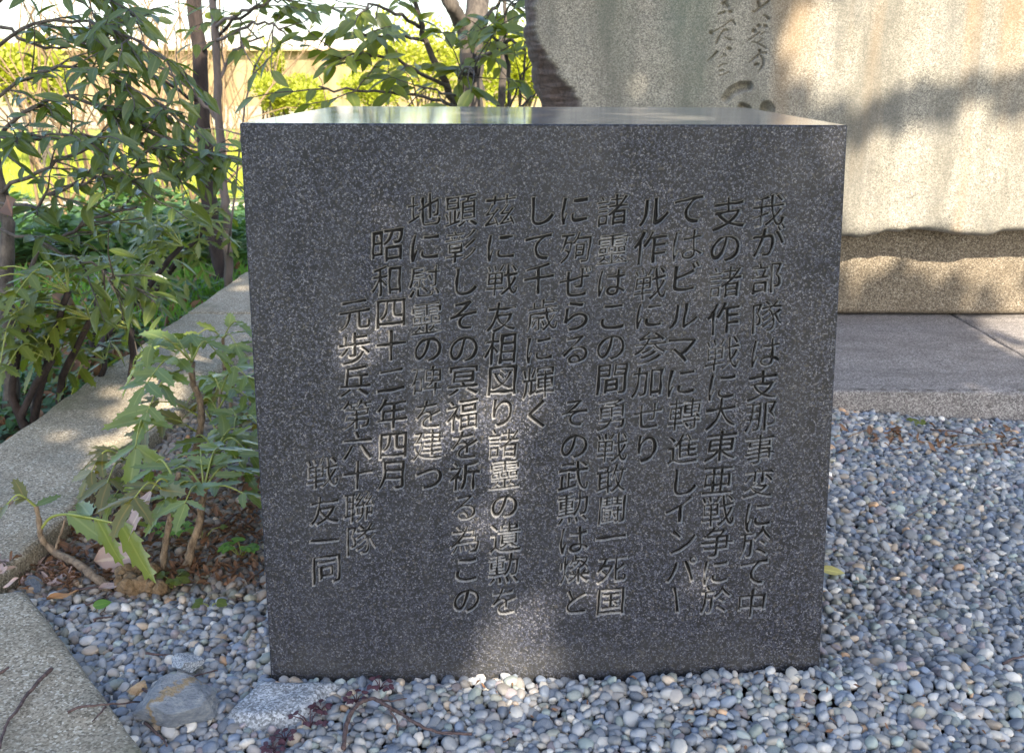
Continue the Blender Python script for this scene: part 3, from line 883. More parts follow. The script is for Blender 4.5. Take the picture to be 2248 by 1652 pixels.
# ------------------------------------------------------------------ leaves
RIBN = {'ovate': 8, 'lance': 8, 'mahonia': 10, 'tiny': 4, 'dry': 9}
def leaf_shape(kind, seed=0):
    """unit leaf along +X, face up +Z; returns vertices, faces"""
    r = random.Random(seed)
    n = {'ovate': 7, 'lance': 7, 'mahonia': 9, 'tiny': 3, 'dry': 8}[kind]
    V = []; Fc = []
    fold = {'ovate': .22, 'lance': .30, 'mahonia': .16, 'tiny': .2, 'dry': .5}[kind]
    droop = {'ovate': .16, 'lance': .22, 'mahonia': .12, 'tiny': .1, 'dry': -.25}[kind]*r.uniform(.5, 1.4)
    wid = {'ovate': .40, 'lance': .29, 'mahonia': .42, 'tiny': .5, 'dry': .42}[kind]*r.uniform(.9, 1.1)
    for i in range(n+1):
        t = i/n
        if kind == 'mahonia':
            w = wid*.5*(math.sin(math.pi*min(1, t*1.02+.02))**.6)*(1-.42*t)
            if i == n: w = 0
        elif kind == 'lance':
            w = wid*.5*math.sin(math.pi*t**.85)
        elif kind == 'ovate':
            w = wid*.5*math.sin(math.pi*t**.78)**.85 if 0 < t < 1 else 0
        else:
            w = wid*.5*math.sin(math.pi*t)**.7 if 0 < t < 1 else 0
        z = -droop*t*t
        sw = .02*math.sin(t*5+seed)
        zl = fold*w; zr = fold*w
        if kind == 'dry':
            zl += .1*math.sin(t*6+seed); zr += .1*math.sin(t*5+1+seed)
        if kind == 'mahonia' and 0 < i < n:
            V += [(t, sw, z), (t-.01, sw+w*.86, z+zl*.86), (t-.01, sw-w*.86, z+zr*.86)]
        else:
            V += [(t, sw, z), (t, sw+w, z+zl), (t, sw-w, z+zr)]
    for i in range(n):
        a = i*3; b = a+3
        Fc += [(a, b, b+1, a+1), (a, a+2, b+2, b)]
    if kind == 'mahonia':                                # spiny teeth
        for i in range(1, n-1):
            if i % 2 == 1 or i == n-2:
                a = i*3; b = a+3
                for s_ in (1, 2):
                    p = Vector(V[a+s_]); q = Vector(V[b+s_])
                    out = Vector((.045, .062 if s_ == 1 else -.062, .010))
                    m_ = (p*.35+q*.65)+out
                    V.append(tuple(m_)); k_ = len(V)-1
                    Fc.append((a+s_, k_, b+s_) if s_ == 2 else (b+s_, k_, a+s_))
    return V, Fc

LEAF = {}
def leaf_meshes(kind, matkey, count=4):
    key = (kind, matkey)
    if key not in LEAF:
        L_ = []
        for i in range(count):
            V, Fc = leaf_shape(kind, i+1)
            me = bpy.data.meshes.new('%s_leaf' % kind); me.from_pydata(V, [], Fc)
            me.polygons.foreach_set('use_smooth', [True]*len(me.polygons)); me.materials.append(M[matkey]); me.update()
            ra_ = np.zeros(len(V), np.float32); ra_[0:3*RIBN[kind]:3] = 1
            me.attributes.new('rib', 'FLOAT', 'POINT').data.foreach_set('value', ra_)
            L_.append(me)
        LEAF[key] = L_
    return LEAF[key]

def frame(p, d, up=Vector((0, 0, 1)), L=1.0, roll=0.0, wscale=1.0):
    x = Vector(d).normalized(); u = Vector(up)
    z = (u - x*u.dot(x))
    z = z.normalized() if z.length > 1e-5 else x.orthogonal().normalized()
    y = z.cross(x)
    if roll:
        q = Matrix.Rotation(roll, 3, x); y = q @ y; z = q @ z
    m = Matrix(((x.x*L, y.x*L*wscale, z.x*L, p[0]), (x.y*L, y.y*L*wscale, z.y*L, p[1]), (x.z*L, y.z*L*wscale, z.z*L, p[2]), (0, 0, 0, 1)))
    return m

def put_leaf(name, me, mtx, parent):
    o = bpy.data.objects.new(name, me); COL.objects.link(o)
    o.parent = parent
    base = Matrix.Translation(Vector(parent.location)) if parent.parent is None else Matrix.Identity(4)
    o.matrix_local = base.inverted() @ mtx
    return o

def join_leaves(name, kind, matkey, mats, parent, stuff=True, label=None):
    if not mats: return None
    vs = []; f3 = []; f4 = []
    var = [leaf_shape(kind, i+1) for i in range(4)]
    Vv = [np.array([list(q)+[1] for q in v]) for v, f in var]
    b = 0
    me = bpy.data.meshes.new(name)
    allV = []; allF = []; rb = []
    ribs = []
    for v_, _ in var:
        q_ = np.zeros(len(v_), np.float32); q_[0:3*RIBN[kind]:3] = 1; ribs.append(q_)
    for i, m in enumerate(mats):
        j = i % 4
        A = np.array(m)
        P = (Vv[j] @ A.T)[:, :3]
        allV.append(P)
        allF += [tuple(b+q for q in f) for f in var[j][1]]
        b += len(P); rb.append(ribs[j])
    me.from_pydata(np.concatenate(allV).tolist(), [], allF)
    me.polygons.foreach_set('use_smooth', [True]*len(me.polygons)); me.update()
    me.attributes.new('rib', 'FLOAT', 'POINT').data.foreach_set('value', np.concatenate(rb))
    o = link(name, me, parent, M[matkey])
    if stuff: o['kind'] = 'stuff'
    if label: o['label'] = label
    return o

def leaves_of_plant(root, specs, kind, matkey, limit=280, name='leaf'):
    """specs: list of matrices; those that show largest become parts, the rest one stuff part"""
    def vis(m):
        q = np.array(m.translation); px, py = to_px(q)
        seen = -60 < px < 2300 and -40 < py < 1700
        L_ = m.to_scale().x
        return (L_/max(q[1], .3))*(1 if seen else .05)
    specs = sorted(specs, key=vis, reverse=True)
    ms = leaf_meshes(kind, matkey)
    for i, m in enumerate(specs[:limit]):
        put_leaf(name, ms[i % len(ms)], m, root)
    if len(specs) > limit:
        join_leaves('foliage', kind, matkey, specs[limit:], root)

def twig_leaves(p0, d, length, nleaf, L, mb, out, spread=.9, gravity=.25, r0=.0025, rnd=random, whorl=False):
    """a curved twig with alternate leaves; adds the wood to mb and matrices to out"""
    pts = [Vector(p0)]; d = Vector(d).normalized(); n = 5
    for i in range(n):
        d = (d + Vector((rnd.gauss(0, .12), rnd.gauss(0, .12), rnd.gauss(0, .10)-gravity*.25))).normalized()
        pts.append(pts[-1]+d*length/n)
    mb.tube(pts, lerp_r(r0, r0*.35, len(pts)), 5, cap=False)
    for i in range(nleaf):
        t = (i+.6)/nleaf if not whorl else 1-.18*rnd.random()
        k_ = min(int(t*n), n-1); f = t*n-k_
        q = pts[k_].lerp(pts[k_+1], min(f, 1))
        dr = (pts[k_+1]-pts[k_]).normalized()
        side = dr.cross(Vector((0, 0, 1)))
        side = side.normalized() if side.length > .1 else Vector((1, 0, 0))
        a = (1 if i % 2 else -1)*spread*rnd.uniform(.6, 1.2)
        if whorl: a = rnd.uniform(-math.pi, math.pi)*.55
        ld = (dr*math.cos(a)+side*math.sin(a)+Vector((0, 0, rnd.uniform(-.55, .12)-gravity)))
        up = Vector((rnd.gauss(0, .45), rnd.gauss(0, .45)-.35, 1))
        out.append(frame(q, ld, up, L*rnd.uniform(.65, 1.2), 0, rnd.uniform(.85, 1.15)))

# ---- the tall glossy shrub filling the upper left
def shrub_left():
    root = empty('evergreen_shrub', tuple(atz(40, 960, OUT_Z)), 'large glossy evergreen shrub with long drooping leaves filling the upper left', 'shrub')
    mb = MB(); specs = []; rnd = random.Random(11)
    br = [([(30,1010,2.35),(20,800,2.35),(15,560,2.4),(5,430,2.45),(-40,200,2.5),(-60,-60,2.55)], .022, .012, 0),
      ([(60,990,2.3),(85,850,2.3),(55,640,2.32),(100,540,2.35),(160,505,2.35),(230,470,2.3),(300,455,2.25)], .012, .004, 6),
      ([(-20,430,2.45),(80,380,2.4),(180,330,2.35),(260,310,2.3),(340,330,2.25),(430,380,2.2)], .009, .003, 11),
      ([(-30,330,2.45),(60,240,2.4),(150,215,2.35),(240,250,2.3),(330,290,2.25),(420,330,2.2),(490,345,2.15)], .009, .003, 12),
      ([(-40,240,2.5),(40,180,2.5),(130,150,2.4),(220,160,2.4),(300,200,2.3),(400,250,2.25)], .008, .003, 12),
      ([(-50,140,2.5),(50,60,2.5),(150,45,2.5),(240,60,2.4),(330,110,2.3),(400,150,2.3)], .008, .003, 11),
      ([(-50,40,2.5),(40,-30,2.5),(130,-40,2.5),(230,0,2.5),(300,40,2.4)], .008, .003, 9),
      ([(-40,440,2.4),(60,450,2.3),(130,420,2.25),(190,400,2.2),(260,390,2.15),(330,410,2.1)], .007, .003, 9),
      ([(-30,500,2.35),(60,520,2.3),(140,560,2.25),(220,590,2.2),(280,640,2.15)], .007, .003, 8),
      ([(-40,300,2.3),(20,310,2.2),(90,300,2.15),(150,290,2.1),(210,300,2.1)], .006, .002, 8),
      ([(0,60,2.7),(90,100,2.7),(170,90,2.7),(280,20,2.7)], .008, .003, 8)]
    for pts, r0, r1, nt in br:
        cp = curve_pts([aty(*q) for q in pts], 4, .004)
        if nt: r0 *= .62; r1 *= .7
        mb.tube(cp, lerp_r(r0, r1, len(cp)), 7, .05)
        for i in range(int(nt*1.6)):
            t = rnd.uniform(.18, 1.0)
            k_ = min(int(t*(len(cp)-1)), len(cp)-2)
            dr = (cp[k_+1]-cp[k_]).normalized()
            d = dr*rnd.uniform(.4, 1.0)+Vector((rnd.uniform(-.3, .8), rnd.uniform(-.7, .3), rnd.uniform(-.5, .6)))
            twig_leaves(cp[k_], d, rnd.uniform(.10, .22), rnd.randint(4, 7), .064, mb, specs, rnd=rnd, gravity=.12)
    mb.build('stem', M['bark_brown'], root)
    leaves_of_plant(root, specs, 'lance', 'leaf_dark', 290)
shrub_left()

# ---- trees behind
def add_tree(name, label, cat, trunks, branches, leafgroups, kind, matkey, barkkey, loc, limit=280, hollow=None, seed=1, group=None):
    root = empty(name, loc, label, cat, group)
    rnd = random.Random(seed)
    mb = MB()
    for pts, r0, r1 in trunks:
        cp = curve_pts([aty(*q) for q in pts], 5, .003)
        mb.tube(cp, lerp_r(r0, r1, len(cp)), 14, .10)
    mb.build('trunk', M[barkkey], root)
    mb = MB(); specs = []
    for pts, r0, r1, nt, wh in branches:
        cp = curve_pts([aty(*q) for q in pts], 4, .004)
        mb.tube(cp, lerp_r(r0, r1, len(cp)), 7, .05)
        for i in range(max(2, int(nt*.62))):
            t = rnd.uniform(.25, 1.0); k_ = min(int(t*(len(cp)-1)), len(cp)-2)
            d = (cp[k_+1]-cp[k_]).normalized()*.5+Vector((rnd.uniform(-.8, .8), rnd.uniform(-.8, .4), rnd.uniform(-.6, .6)))
            twig_leaves(cp[k_], d, rnd.uniform(.15, .3), rnd.randint(3, 6), leafgroups*.72, mb, specs, rnd=rnd, whorl=wh, r0=.003, gravity=.10)
    mb.build('branch', M[barkkey], root)
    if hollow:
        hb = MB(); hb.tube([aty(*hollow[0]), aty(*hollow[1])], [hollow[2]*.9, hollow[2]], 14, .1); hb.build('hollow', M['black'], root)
    leaves_of_plant(root, specs, kind, matkey, limit)
    return root

add_tree('dark_trunk_tree', 'tree with a dark rugged straight trunk behind the far end of the kerb', 'tree',
  [([(500,640,3.9),(480,560,3.9),(455,430,3.9),(448,300,3.9),(440,150,3.9),(425,-60,3.9),(420,-400,3.9)], .034, .024)],
  [([(446,235,3.9),(380,190,3.8),(300,150,3.7),(250,90,3.6)], .008, .003, 4, False),
   ([(438,120,3.9),(500,60,3.8),(560,20,3.7),(620,-10,3.6)], .008, .003, 5, False)],
  .11, 'ovate', 'leaf_mid', 'bark_dark', tuple(atz(495, 640, OUT_Z)), seed=2)
add_tree('slim_trunk_tree', 'slender smooth pale-trunked tree beside the dark trunk, leaves spreading to the right', 'tree',
  [([(505,640,3.6),(498,500,3.6),(492,400,3.6),(478,250,3.6),(475,100,3.6),(465,-60,3.6),(455,-400,3.6)], .0165, .012)],
  [([(478,265,3.6),(440,220,3.6),(380,165,3.55),(300,120,3.5),(255,85,3.5)], .008, .003, 3, False),
   ([(478,190,3.6),(500,130,3.6),(530,100,3.5),(580,80,3.5)], .007, .003, 7, False),
   ([(474,60,3.6),(520,30,3.5),(580,10,3.4),(640,0,3.4)], .007, .003, 8, False),
   ([(474,90,3.6),(540,60,3.4),(590,50,3.4),(630,80,3.4)], .006, .003, 8, False),
   ([(500,560,3.5),(530,300,3.3),(545,200,3.3),(560,140,3.3)], .004, .002, 5, True),
   ([(470,0,3.6),(540,-40,3.5),(610,-60,3.4)], .007, .003, 7, False)],
  .105, 'ovate', 'leaf_mid', 'bark_pale', tuple(atz(505, 640, OUT_Z)), seed=3)
add_tree('forked_tree', 'forked tree with a dark hollow in its trunk, broad leaves, left of the tall stone', 'tree',
  [([(1040,460,4.6),(1036,300,4.6),(1034,200,4.6),(1034,120,4.6),(1042,60,4.6),(1050,-60,4.7),(1050,-300,4.7)], .060, .045),
   ([(1030,110,4.6),(1015,60,4.6),(990,10,4.5),(960,-60,4.5),(930,-300,4.4)], .036, .026)],
  [([(1000,235,4.0),(975,180,3.9),(940,110,3.9),(920,40,3.9),(905,-30,3.9)], .016, .008, 9, False),
   ([(985,190,3.9),(920,160,3.7),(860,130,3.6),(800,120,3.5),(760,140,3.4)], .008, .003, 11, False),
   ([(920,60,3.9),(870,30,3.7),(820,10,3.6),(790,30,3.5)], .008, .003, 10, False),
   ([(930,90,3.9),(870,80,3.6),(830,90,3.5),(790,70,3.4)], .007, .003, 9, False),
   ([(1000,235,3.9),(930,215,3.6),(860,205,3.5),(780,200,3.3),(700,190,3.2)], .007, .003, 8, False),
   ([(1034,200,4.4),(1010,170,3.9),(1030,150,3.4),(1045,165,3.3)], .006, .003, 10, True),
   ([(1040,260,4.4),(1000,215,3.8),(960,200,3.5),(920,190,3.4)], .006, .003, 11, True),
   ([(1050,50,4.5),(1080,20,4.2),(1110,0,4.0),(1140,20,3.9)], .01, .004, 10, False),
   ([(1045,130,4.5),(1090,110,4.2),(1120,90,4.0),(1150,110,3.9)], .01, .004, 9, False)],
  .125, 'ovate', 'leaf_mid', 'bark_brown', tuple(atz(1040, 460, OUT_Z)), hollow=((1033, 165, 4.55), (1035, 118, 4.545), .046), seed=4)
add_tree('thin_stem_sapling', 'thin green-stemmed sapling with broad leaves close beside the tall stone', 'sapling',
  [([(1118,420,4.2),(1117,240,4.2),(1112,120,4.2),(1105,-60,4.2)], .010, .007), ([(1135,420,4.1),(1140,240,4.1),(1150,160,4.1),(1152,90,4.1)], .006, .004),
   ([(1095,420,4.4),(1097,240,4.4),(1106,150,4.4),(1100,60,4.4)], .018, .013)],
  [([(1117,240,4.1),(1140,180,3.8),(1150,140,3.7)], .005, .002, 6, True), ([(1112,120,4.2),(1080,80,4.0),(1060,60,3.8)], .005, .002, 7, True),
   ([(1140,235,4.0),(1165,215,3.5),(1180,205,3.3)], .005, .002, 5, True), ([(1110,30,4.2),(1130,0,3.9),(1150,20,3.7)], .005, .002, 6, False)],
  .11, 'ovate', 'leaf_mid', 'bark_brown', tuple(atz(1118, 420, OUT_Z)), limit=150, seed=5)
# bare reddish thicket between the shrubs
def thicket(name, label, x0, x1, n, Y0, Y1, h0, h1, seed):
    root = empty(name, ((x0+x1)/2, (Y0+Y1)/2, OUT_Z), label, 'bush')
    rnd = random.Random(seed); mb = MB()
    for i in range(n):
        p = Vector((rnd.uniform(x0, x1), rnd.uniform(Y0, Y1), OUT_Z))
        d = Vector((rnd.gauss(0, .35), rnd.gauss(0, .25), 1)).normalized()
        L_ = rnd.uniform(h0, h1); pts = [p]
        for k_ in range(6):
            d = (d+Vector((rnd.gauss(0, .16), rnd.gauss(0, .16), 0))).normalized(); pts.append(pts[-1]+d*L_/6)
            if k_ > 1 and rnd.random() < .85:
                e = (d+Vector((rnd.gauss(0, .7), rnd.gauss(0, .5), rnd.gauss(0, .3)))).normalized()
                q = [pts[-1], pts[-1]+e*L_*.16, pts[-1]+e*L_*.28+Vector((rnd.gauss(0, .04), 0, rnd.gauss(0, .05)))]
                mb.tube(q, [.004, .003, .0015], 4, cap=False)
        mb.tube(pts, lerp_r(.010, .003, len(pts)), 5, cap=False)
    mb.build('twigs', M['twig_red'], root)
thicket('bare_bush', 'bare reddish-brown twiggy bush behind the glossy shrub', -2.6, -1.9, 45, 5.0, 6.4, .9, 1.6, 1)
thicket('bare_bush', 'bare tan thicket of upright stems in front of the boundary wall', -4.1, -3.0, 36, 11, 12, 1.0, 1.8, 2)

# bushes in full sun in front of the wall
def leafy_bush(name, label, c, rad, n, L, matkey, kind='tiny', seed=1, cat='bush', group=None):
    root = empty(name, (c[0], c[1], OUT_Z), label, cat, group)
    rnd = random.Random(seed); mats = []
    lobes = [(Vector(c)+Vector((rnd.uniform(-.6, .6)*rad[0], rnd.uniform(-.6, .6)*rad[1], rnd.uniform(-.3, .45)*rad[2])), rnd.uniform(.35, .6)) for _ in range(12)]
    mb = MB()
    for lc, lr in lobes:
        mb.tube(curve_pts([Vector((c[0]+rnd.gauss(0, .05), c[1], OUT_Z)), (Vector((c[0], c[1], OUT_Z))+lc)/2+Vector((rnd.gauss(0, .05), 0, 0)), lc], 3), .012, 5, cap=False)
    mb.build('stem', M['bark_brown'], root)
    for i in range(n):
        lc, lr = rnd.choice(lobes)
        v = Vector((rnd.gauss(0, 1), rnd.gauss(0, 1), rnd.gauss(0, 1))).normalized()*(rnd.random()**.4)*lr
        p = lc+Vector((v.x*rad[0], v.y*rad[1], v.z*rad[2]))
        if p.z < OUT_Z: continue
        mats.append(frame(p, v+Vector((rnd.gauss(0, .5), rnd.gauss(0, .5), .4)), Vector((rnd.gauss(0, .6), rnd.gauss(0, .6)-.3, 1)), L*rnd.uniform(.7, 1.3)))
    join_leaves('foliage', kind, matkey, mats, root)
def bush_at(px, py, Y, wpx, hpx, *a, **kw):
    c = aty(px, py, Y); s = Y/math.cos(TILT)/F_PX
    return c, (wpx/2*s, wpx/2*s*.8, hpx/2*s)
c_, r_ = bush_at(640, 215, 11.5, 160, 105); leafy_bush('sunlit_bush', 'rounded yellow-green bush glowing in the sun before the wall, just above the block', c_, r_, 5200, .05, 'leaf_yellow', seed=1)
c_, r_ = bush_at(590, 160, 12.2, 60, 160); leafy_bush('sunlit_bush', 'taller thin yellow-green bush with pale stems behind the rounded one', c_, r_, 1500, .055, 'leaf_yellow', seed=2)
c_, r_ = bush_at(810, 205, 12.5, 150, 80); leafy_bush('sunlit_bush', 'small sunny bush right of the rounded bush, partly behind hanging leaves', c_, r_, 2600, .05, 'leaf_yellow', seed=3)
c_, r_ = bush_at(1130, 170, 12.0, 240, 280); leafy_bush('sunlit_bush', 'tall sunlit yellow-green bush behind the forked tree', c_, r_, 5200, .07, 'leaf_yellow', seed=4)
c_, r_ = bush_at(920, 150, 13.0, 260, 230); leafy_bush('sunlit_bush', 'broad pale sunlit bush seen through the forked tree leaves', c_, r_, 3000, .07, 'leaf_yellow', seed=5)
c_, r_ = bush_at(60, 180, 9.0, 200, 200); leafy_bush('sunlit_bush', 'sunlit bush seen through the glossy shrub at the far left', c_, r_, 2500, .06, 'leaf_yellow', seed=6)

# ground cover and hedge left of the kerb
def cover(name, label, px0, px1, Y0, Y1, n, L, hmax, matkey, seed, kind='tiny', cat='ground cover', xr=None):
    rnd = random.Random(seed); mats = []
    for i in range(n):
        Y = rnd.uniform(Y0, Y1)
        a = aty(px0, 500, Y).x; b = aty(px1, 500, Y).x
        x = rnd.uniform(a, b)
        if x > CURB_X0-.03 and Y < 3.7: continue
        hh = hmax*(.45+.55*mnoise.noise(Vector((x*2.3, Y*2.3, seed))))
        z = OUT_Z+max(0, hh)*rnd.random()**.5
        a_ = rnd.uniform(0, 2*math.pi)
        mats.append(frame((x, Y, z), (math.cos(a_), math.sin(a_), rnd.uniform(-.2, .7)), Vector((rnd.gauss(0, .3), rnd.gauss(0, .3), 1)), L*rnd.uniform(.6, 1.3)))
    o = join_leaves(name, kind, matkey, mats, None)
    tag(o, label, cat, kind='stuff')
cover('hedge', 'low mixed green undergrowth in front of the pale path', -1100, 560, 4.2, 5.3, 14000, .065, .42, 'leaf_cover', 31, cat='hedge')
cover('ground_cover', 'small-leaved green ground cover on the soil beyond the kerb', -1100, 600, 1.7, 4.2, 18000, .035, .09, 'leaf_cover', 32)
cover('leaf_litter', 'brown fallen leaves lying between the plants beyond the kerb', -1100, 560, 2.0, 4.6, 2600, .06, .03, 'leaf_brown', 33, 'dry', 'leaf litter')
def grass(name, label, x0, x1, Y0, Y1, n, L, seed, mat='leaf_fresh'):
    rnd = random.Random(seed); V = []; Fc = []
    for i in range(n):
        x = rnd.uniform(x0, x1); y = rnd.uniform(Y0, Y1); a = rnd.uniform(0, 6.28); l_ = L*rnd.uniform(.5, 1.2)
        dx, dy = math.cos(a)*l_*.4, math.sin(a)*l_*.4; b = len(V); w = .004*(Y0/4)
        V += [(x-w, y, OUT_Z-.01), (x+w, y, OUT_Z-.01), (x+dx*.4, y+dy*.4, OUT_Z+l_*.6), (x+dx, y+dy, OUT_Z+l_)]
        Fc += [(b, b+1, b+2), (b+1, b+3, b+2)]
    me = bpy.data.meshes.new(name); me.from_pydata(V, [], Fc); me.update()
    tag(link(name, me, None, M[mat]), label, 'grass', kind='stuff')
grass('grass_tuft', 'fine light green grass beside the far end of the kerb', -2.2, -1.06, 3.2, 4.4, 3500, .07, 5)
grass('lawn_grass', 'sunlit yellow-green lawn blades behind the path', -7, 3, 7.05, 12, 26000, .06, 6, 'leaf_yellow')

# ------------------------------------------------------------------ boundary wall far behind
wy = 16.0
wall = empty('boundary_wall', (-3.5, wy, OUT_Z), 'long beige boundary wall with a tiled coping behind the lawn', 'wall')
k = NT('wall_render'); 
st_ = k.noise(k.pos((1, 1, .12)), 6.0, 5, .65)
k.col(k.ramp(st_, [(0.3, (.15, .11, .05)), (0.5, (.25, .19, .10)), (0.75, (.33, .265, .155))])).rough(.9).bump(st_, .3, .004)
zt = aty(600, 112, wy).z
mb = MB(); mb.box(-16, 14, wy, wy+.2, OUT_Z-.1, zt); mb.build('wall_face', k.m, wall, False)
mb = MB(); mb.box(-16, 14, wy-.03, wy+.23, OUT_Z-.1, OUT_Z+.32); mb.build('wall_footing', M['curb'], wall, False)
M['tile'] = plain('coping_tile', (.42, .38, .33), .7, 30, (.6, .55, .48))
M['post'] = plain('wall_post', (.33, .24, .14), .8, 20)
mb = MB(); mb.box(-16, 14, wy-.16, wy+.36, zt, zt+.035); mb.build('coping_eave', M['post'], wall, False)
tl = MB(); tl.add([(-.115, -.22, 0), (.115, -.22, 0), (.115, 0, .11), (-.115, 0, .11), (-.115, -.22, .03), (.115, -.22, .03), (.115, 0, .14), (-.115, 0, .14)],
   [(3,2,1,0),(4,5,6,7),(0,1,5,4),(1,2,6,5),(2,3,7,6),(3,0,4,7)])
tme = tl.mesh('coping_tile', False); tme.materials.append(M['tile'])
for i in range(60):
    o = bpy.data.objects.new('coping_tile', tme); COL.objects.link(o); o.parent = wall
    o.location = Vector((-13+i*.24, wy+.08, zt+.036+random.uniform(0, .004)))-Vector(wall.location)
pme = MB(); pme.box(-.06, .06, -.03, 0, OUT_Z+.3, zt); pmesh = pme.mesh('post', False); pmesh.materials.append(M['post'])
for i in range(12):
    o = bpy.data.objects.new('post', pmesh); COL.objects.link(o); o.parent = wall
    o.location = Vector((-12.4+i*2.1, wy-.001, 0))-Vector(wall.location)
    o.location.z = -OUT_Z

# ------------------------------------------------------------------ mahonia plants
def pinnate(root, p0, p1, droop, pairs, L, matkey, rnd, lname='leaf', dark=None):
    """one pinnate leaf: a rachis part carrying leaflet sub-parts"""
    p0 = Vector(p0); p1 = Vector(p1)
    mid = (p0+p1)/2+Vector((0, 0, droop))
    cp = curve_pts([p0, mid, p1], 6)
    mb = MB(); mb.tube(cp, lerp_r(.0022, .0010, len(cp)), 5, cap=False)
    ra = mb.build(lname, M['rachis'], root)
    ms = leaf_meshes('mahonia', matkey)
    n = len(cp)
    ax = (p1-p0).normalized()
    side = ax.cross(Vector((0, 0, 1)))
    side = side.normalized() if side.length > .15 else Vector((1, 0, 0))
    for i in range(pairs):
        t = .28+.64*i/max(1, pairs-1) if pairs > 1 else .6
        k_ = min(int(t*(n-1)), n-2)
        q = cp[k_].lerp(cp[k_+1], t*(n-1)-k_); dr = (cp[k_+1]-cp[k_]).normalized()
        for s_ in (1, -1):
            ld = dr*.55+side*s_*.85+Vector((0, 0, rnd.uniform(-.28, .12)))
            up = Vector((rnd.gauss(0, .22), rnd.gauss(0, .22)-.25, 1))+side*s_*(-.2)
            put_leaf('leaflet', ms[rnd.randrange(4)], frame(q, ld, up, L*1.12*rnd.uniform(.8, 1.1)*(1-.15*t), 0, rnd.uniform(.9, 1.1)), ra)
    put_leaf('leaflet', ms[rnd.randrange(4)], frame(cp[-1], (cp[-1]-cp[-2]).normalized()+Vector((0, 0, -.25)), Vector((0, 0, 1)), L*1.05), ra)
    return ra

def mahonia(label, stems, leaves, seed, extra=(), name='mahonia_shrub', bark='bark_tan', loc=None, group='mahonia plants in the gravel'):
    """stems: list of (picture points, base depth, r0, r1); leaves: (start, end, depth0, depth1, droop, pairs, length, material)"""
    rnd = random.Random(seed)
    b = stems[0][0][0]
    loc = loc or tuple(aty(b[0], b[1], stems[0][1]))
    root = empty(name, loc, label, 'shrub', group)
    for pts, Y, r0, r1 in stems:
        cp = curve_pts([aty(q[0], q[1], q[2] if len(q) > 2 else Y) for q in pts], 5, .0006)
        rr = lerp_r(r0, r1, len(cp)); rr = [q*.86*(1+.16*math.sin(i*2.4)) for i, q in enumerate(rr)]
        mb = MB(); mb.tube(cp, rr, 9, .10); mb.build('stem', M[bark], root)
    for s, e, y0, y1, dr, pr, L, mk in leaves:
        pr = pr+1 if pr else 0
        pinnate(root, aty(s[0], s[1], y0), aty(e[0], e[1], y1), dr, pr, L, mk, rnd)
    return root, rnd

mh, br_ = 'leaf_mahonia', 'leaf_bronze'
YA = atz(410, 1243, .0).y; YB = atz(357, 1253, .0).y; YC = atz(423, 1060, 0).y; YD = atz(317, 1110, 0).y; YE = atz(242, 1290, 0).y
mahonia('short knobbly-stemmed mahonia nearest the block with pale green spiny leaves', 
  [([(410,1246),(420,1200),(437,1150),(443,1110),(447,1072)], YA, .0085, .0058)],
  [((447,1072),(530,1030),YA,YA+.10,.02,2,.052,mh), ((447,1072),(440,985),YA,YA+.12,.02,2,.055,mh), ((447,1072),(365,1095),YA,YA-.06,.02,1,.060,mh),
   ((447,1072),(405,1105),YA,YA-.09,.015,1,.052,mh), ((447,1072),(540,1085),YA,YA-.02,.01,1,.045,mh), ((447,1072),(500,985),YA,YA+.14,.03,2,.055,mh),
   ((447,1072),(380,1030),YA,YA+.08,.02,1,.05,mh)], 1)
mahonia('thin mahonia with a dry flower spike, second stem from the block',
  [([(357,1256),(362,1200),(375,1130),(385,1080),(392,1035)], YB, .0065, .0042)],
  [((385,1075),(330,1078),YB,YB-.03,.02,0,.085,'leaf_pink'), ((380,1100),(290,1098),YB,YB-.08,.03,1,.062,br_), ((388,1060),(330,1035),YB,YB+.08,.03,1,.05,mh),
   ((382,1100),(300,1080),YB,YB+.06,.02,1,.06,br_)], 2)
mahonia('tallest mahonia with blue-green glossy leaves drooping left over the kerb',
  [([(423,1062),(426,1010),(441,930),(440,888),(432,860),(422,835),(422,795)], YC, .0088, .0062)],
  [((422,800),(315,850),YC,YC-.12,.03,3,.068,mh), ((422,795),(300,805),YC,YC-.05,.05,3,.062,mh), ((422,795),(345,765),YC,YC+.10,.04,2,.06,mh),
   ((422,792),(478,775),YC,YC+.05,.03,2,.055,mh), ((422,800),(420,750),YC,YC+.16,.03,2,.06,mh), ((400,810),(322,905),YC-.05,YC-.16,.02,2,.070,mh),
   ((320,905),(296,985),YC-.14,YC-.22,.01,1,.078,mh), ((440,915),(340,880),YC,YC-.03,.01,1,.05,br_), ((437,950),(310,955),YC,YC-.08,.03,2,.055,br_)], 3)
mahonia('leaning dark-stemmed mahonia with bronze leaves against the kerb',
  [([(319,1112),(312,1085),(300,1050),(280,1014)], YD, .0072, .0050)],
  [((280,1014),(195,1045),YD,YD-.05,.035,2,.062,br_), ((280,1014),(225,1010),YD,YD+.06,.03,1,.06,br_), ((280,1014),(345,1010),YD,YD+.03,.02,1,.055,br_),
   ((282,1018),(235,1060),YD,YD-.10,.02,1,.06,br_), ((300,1050),(250,1090),YD,YD-.08,.01,1,.05,mh)], 4)
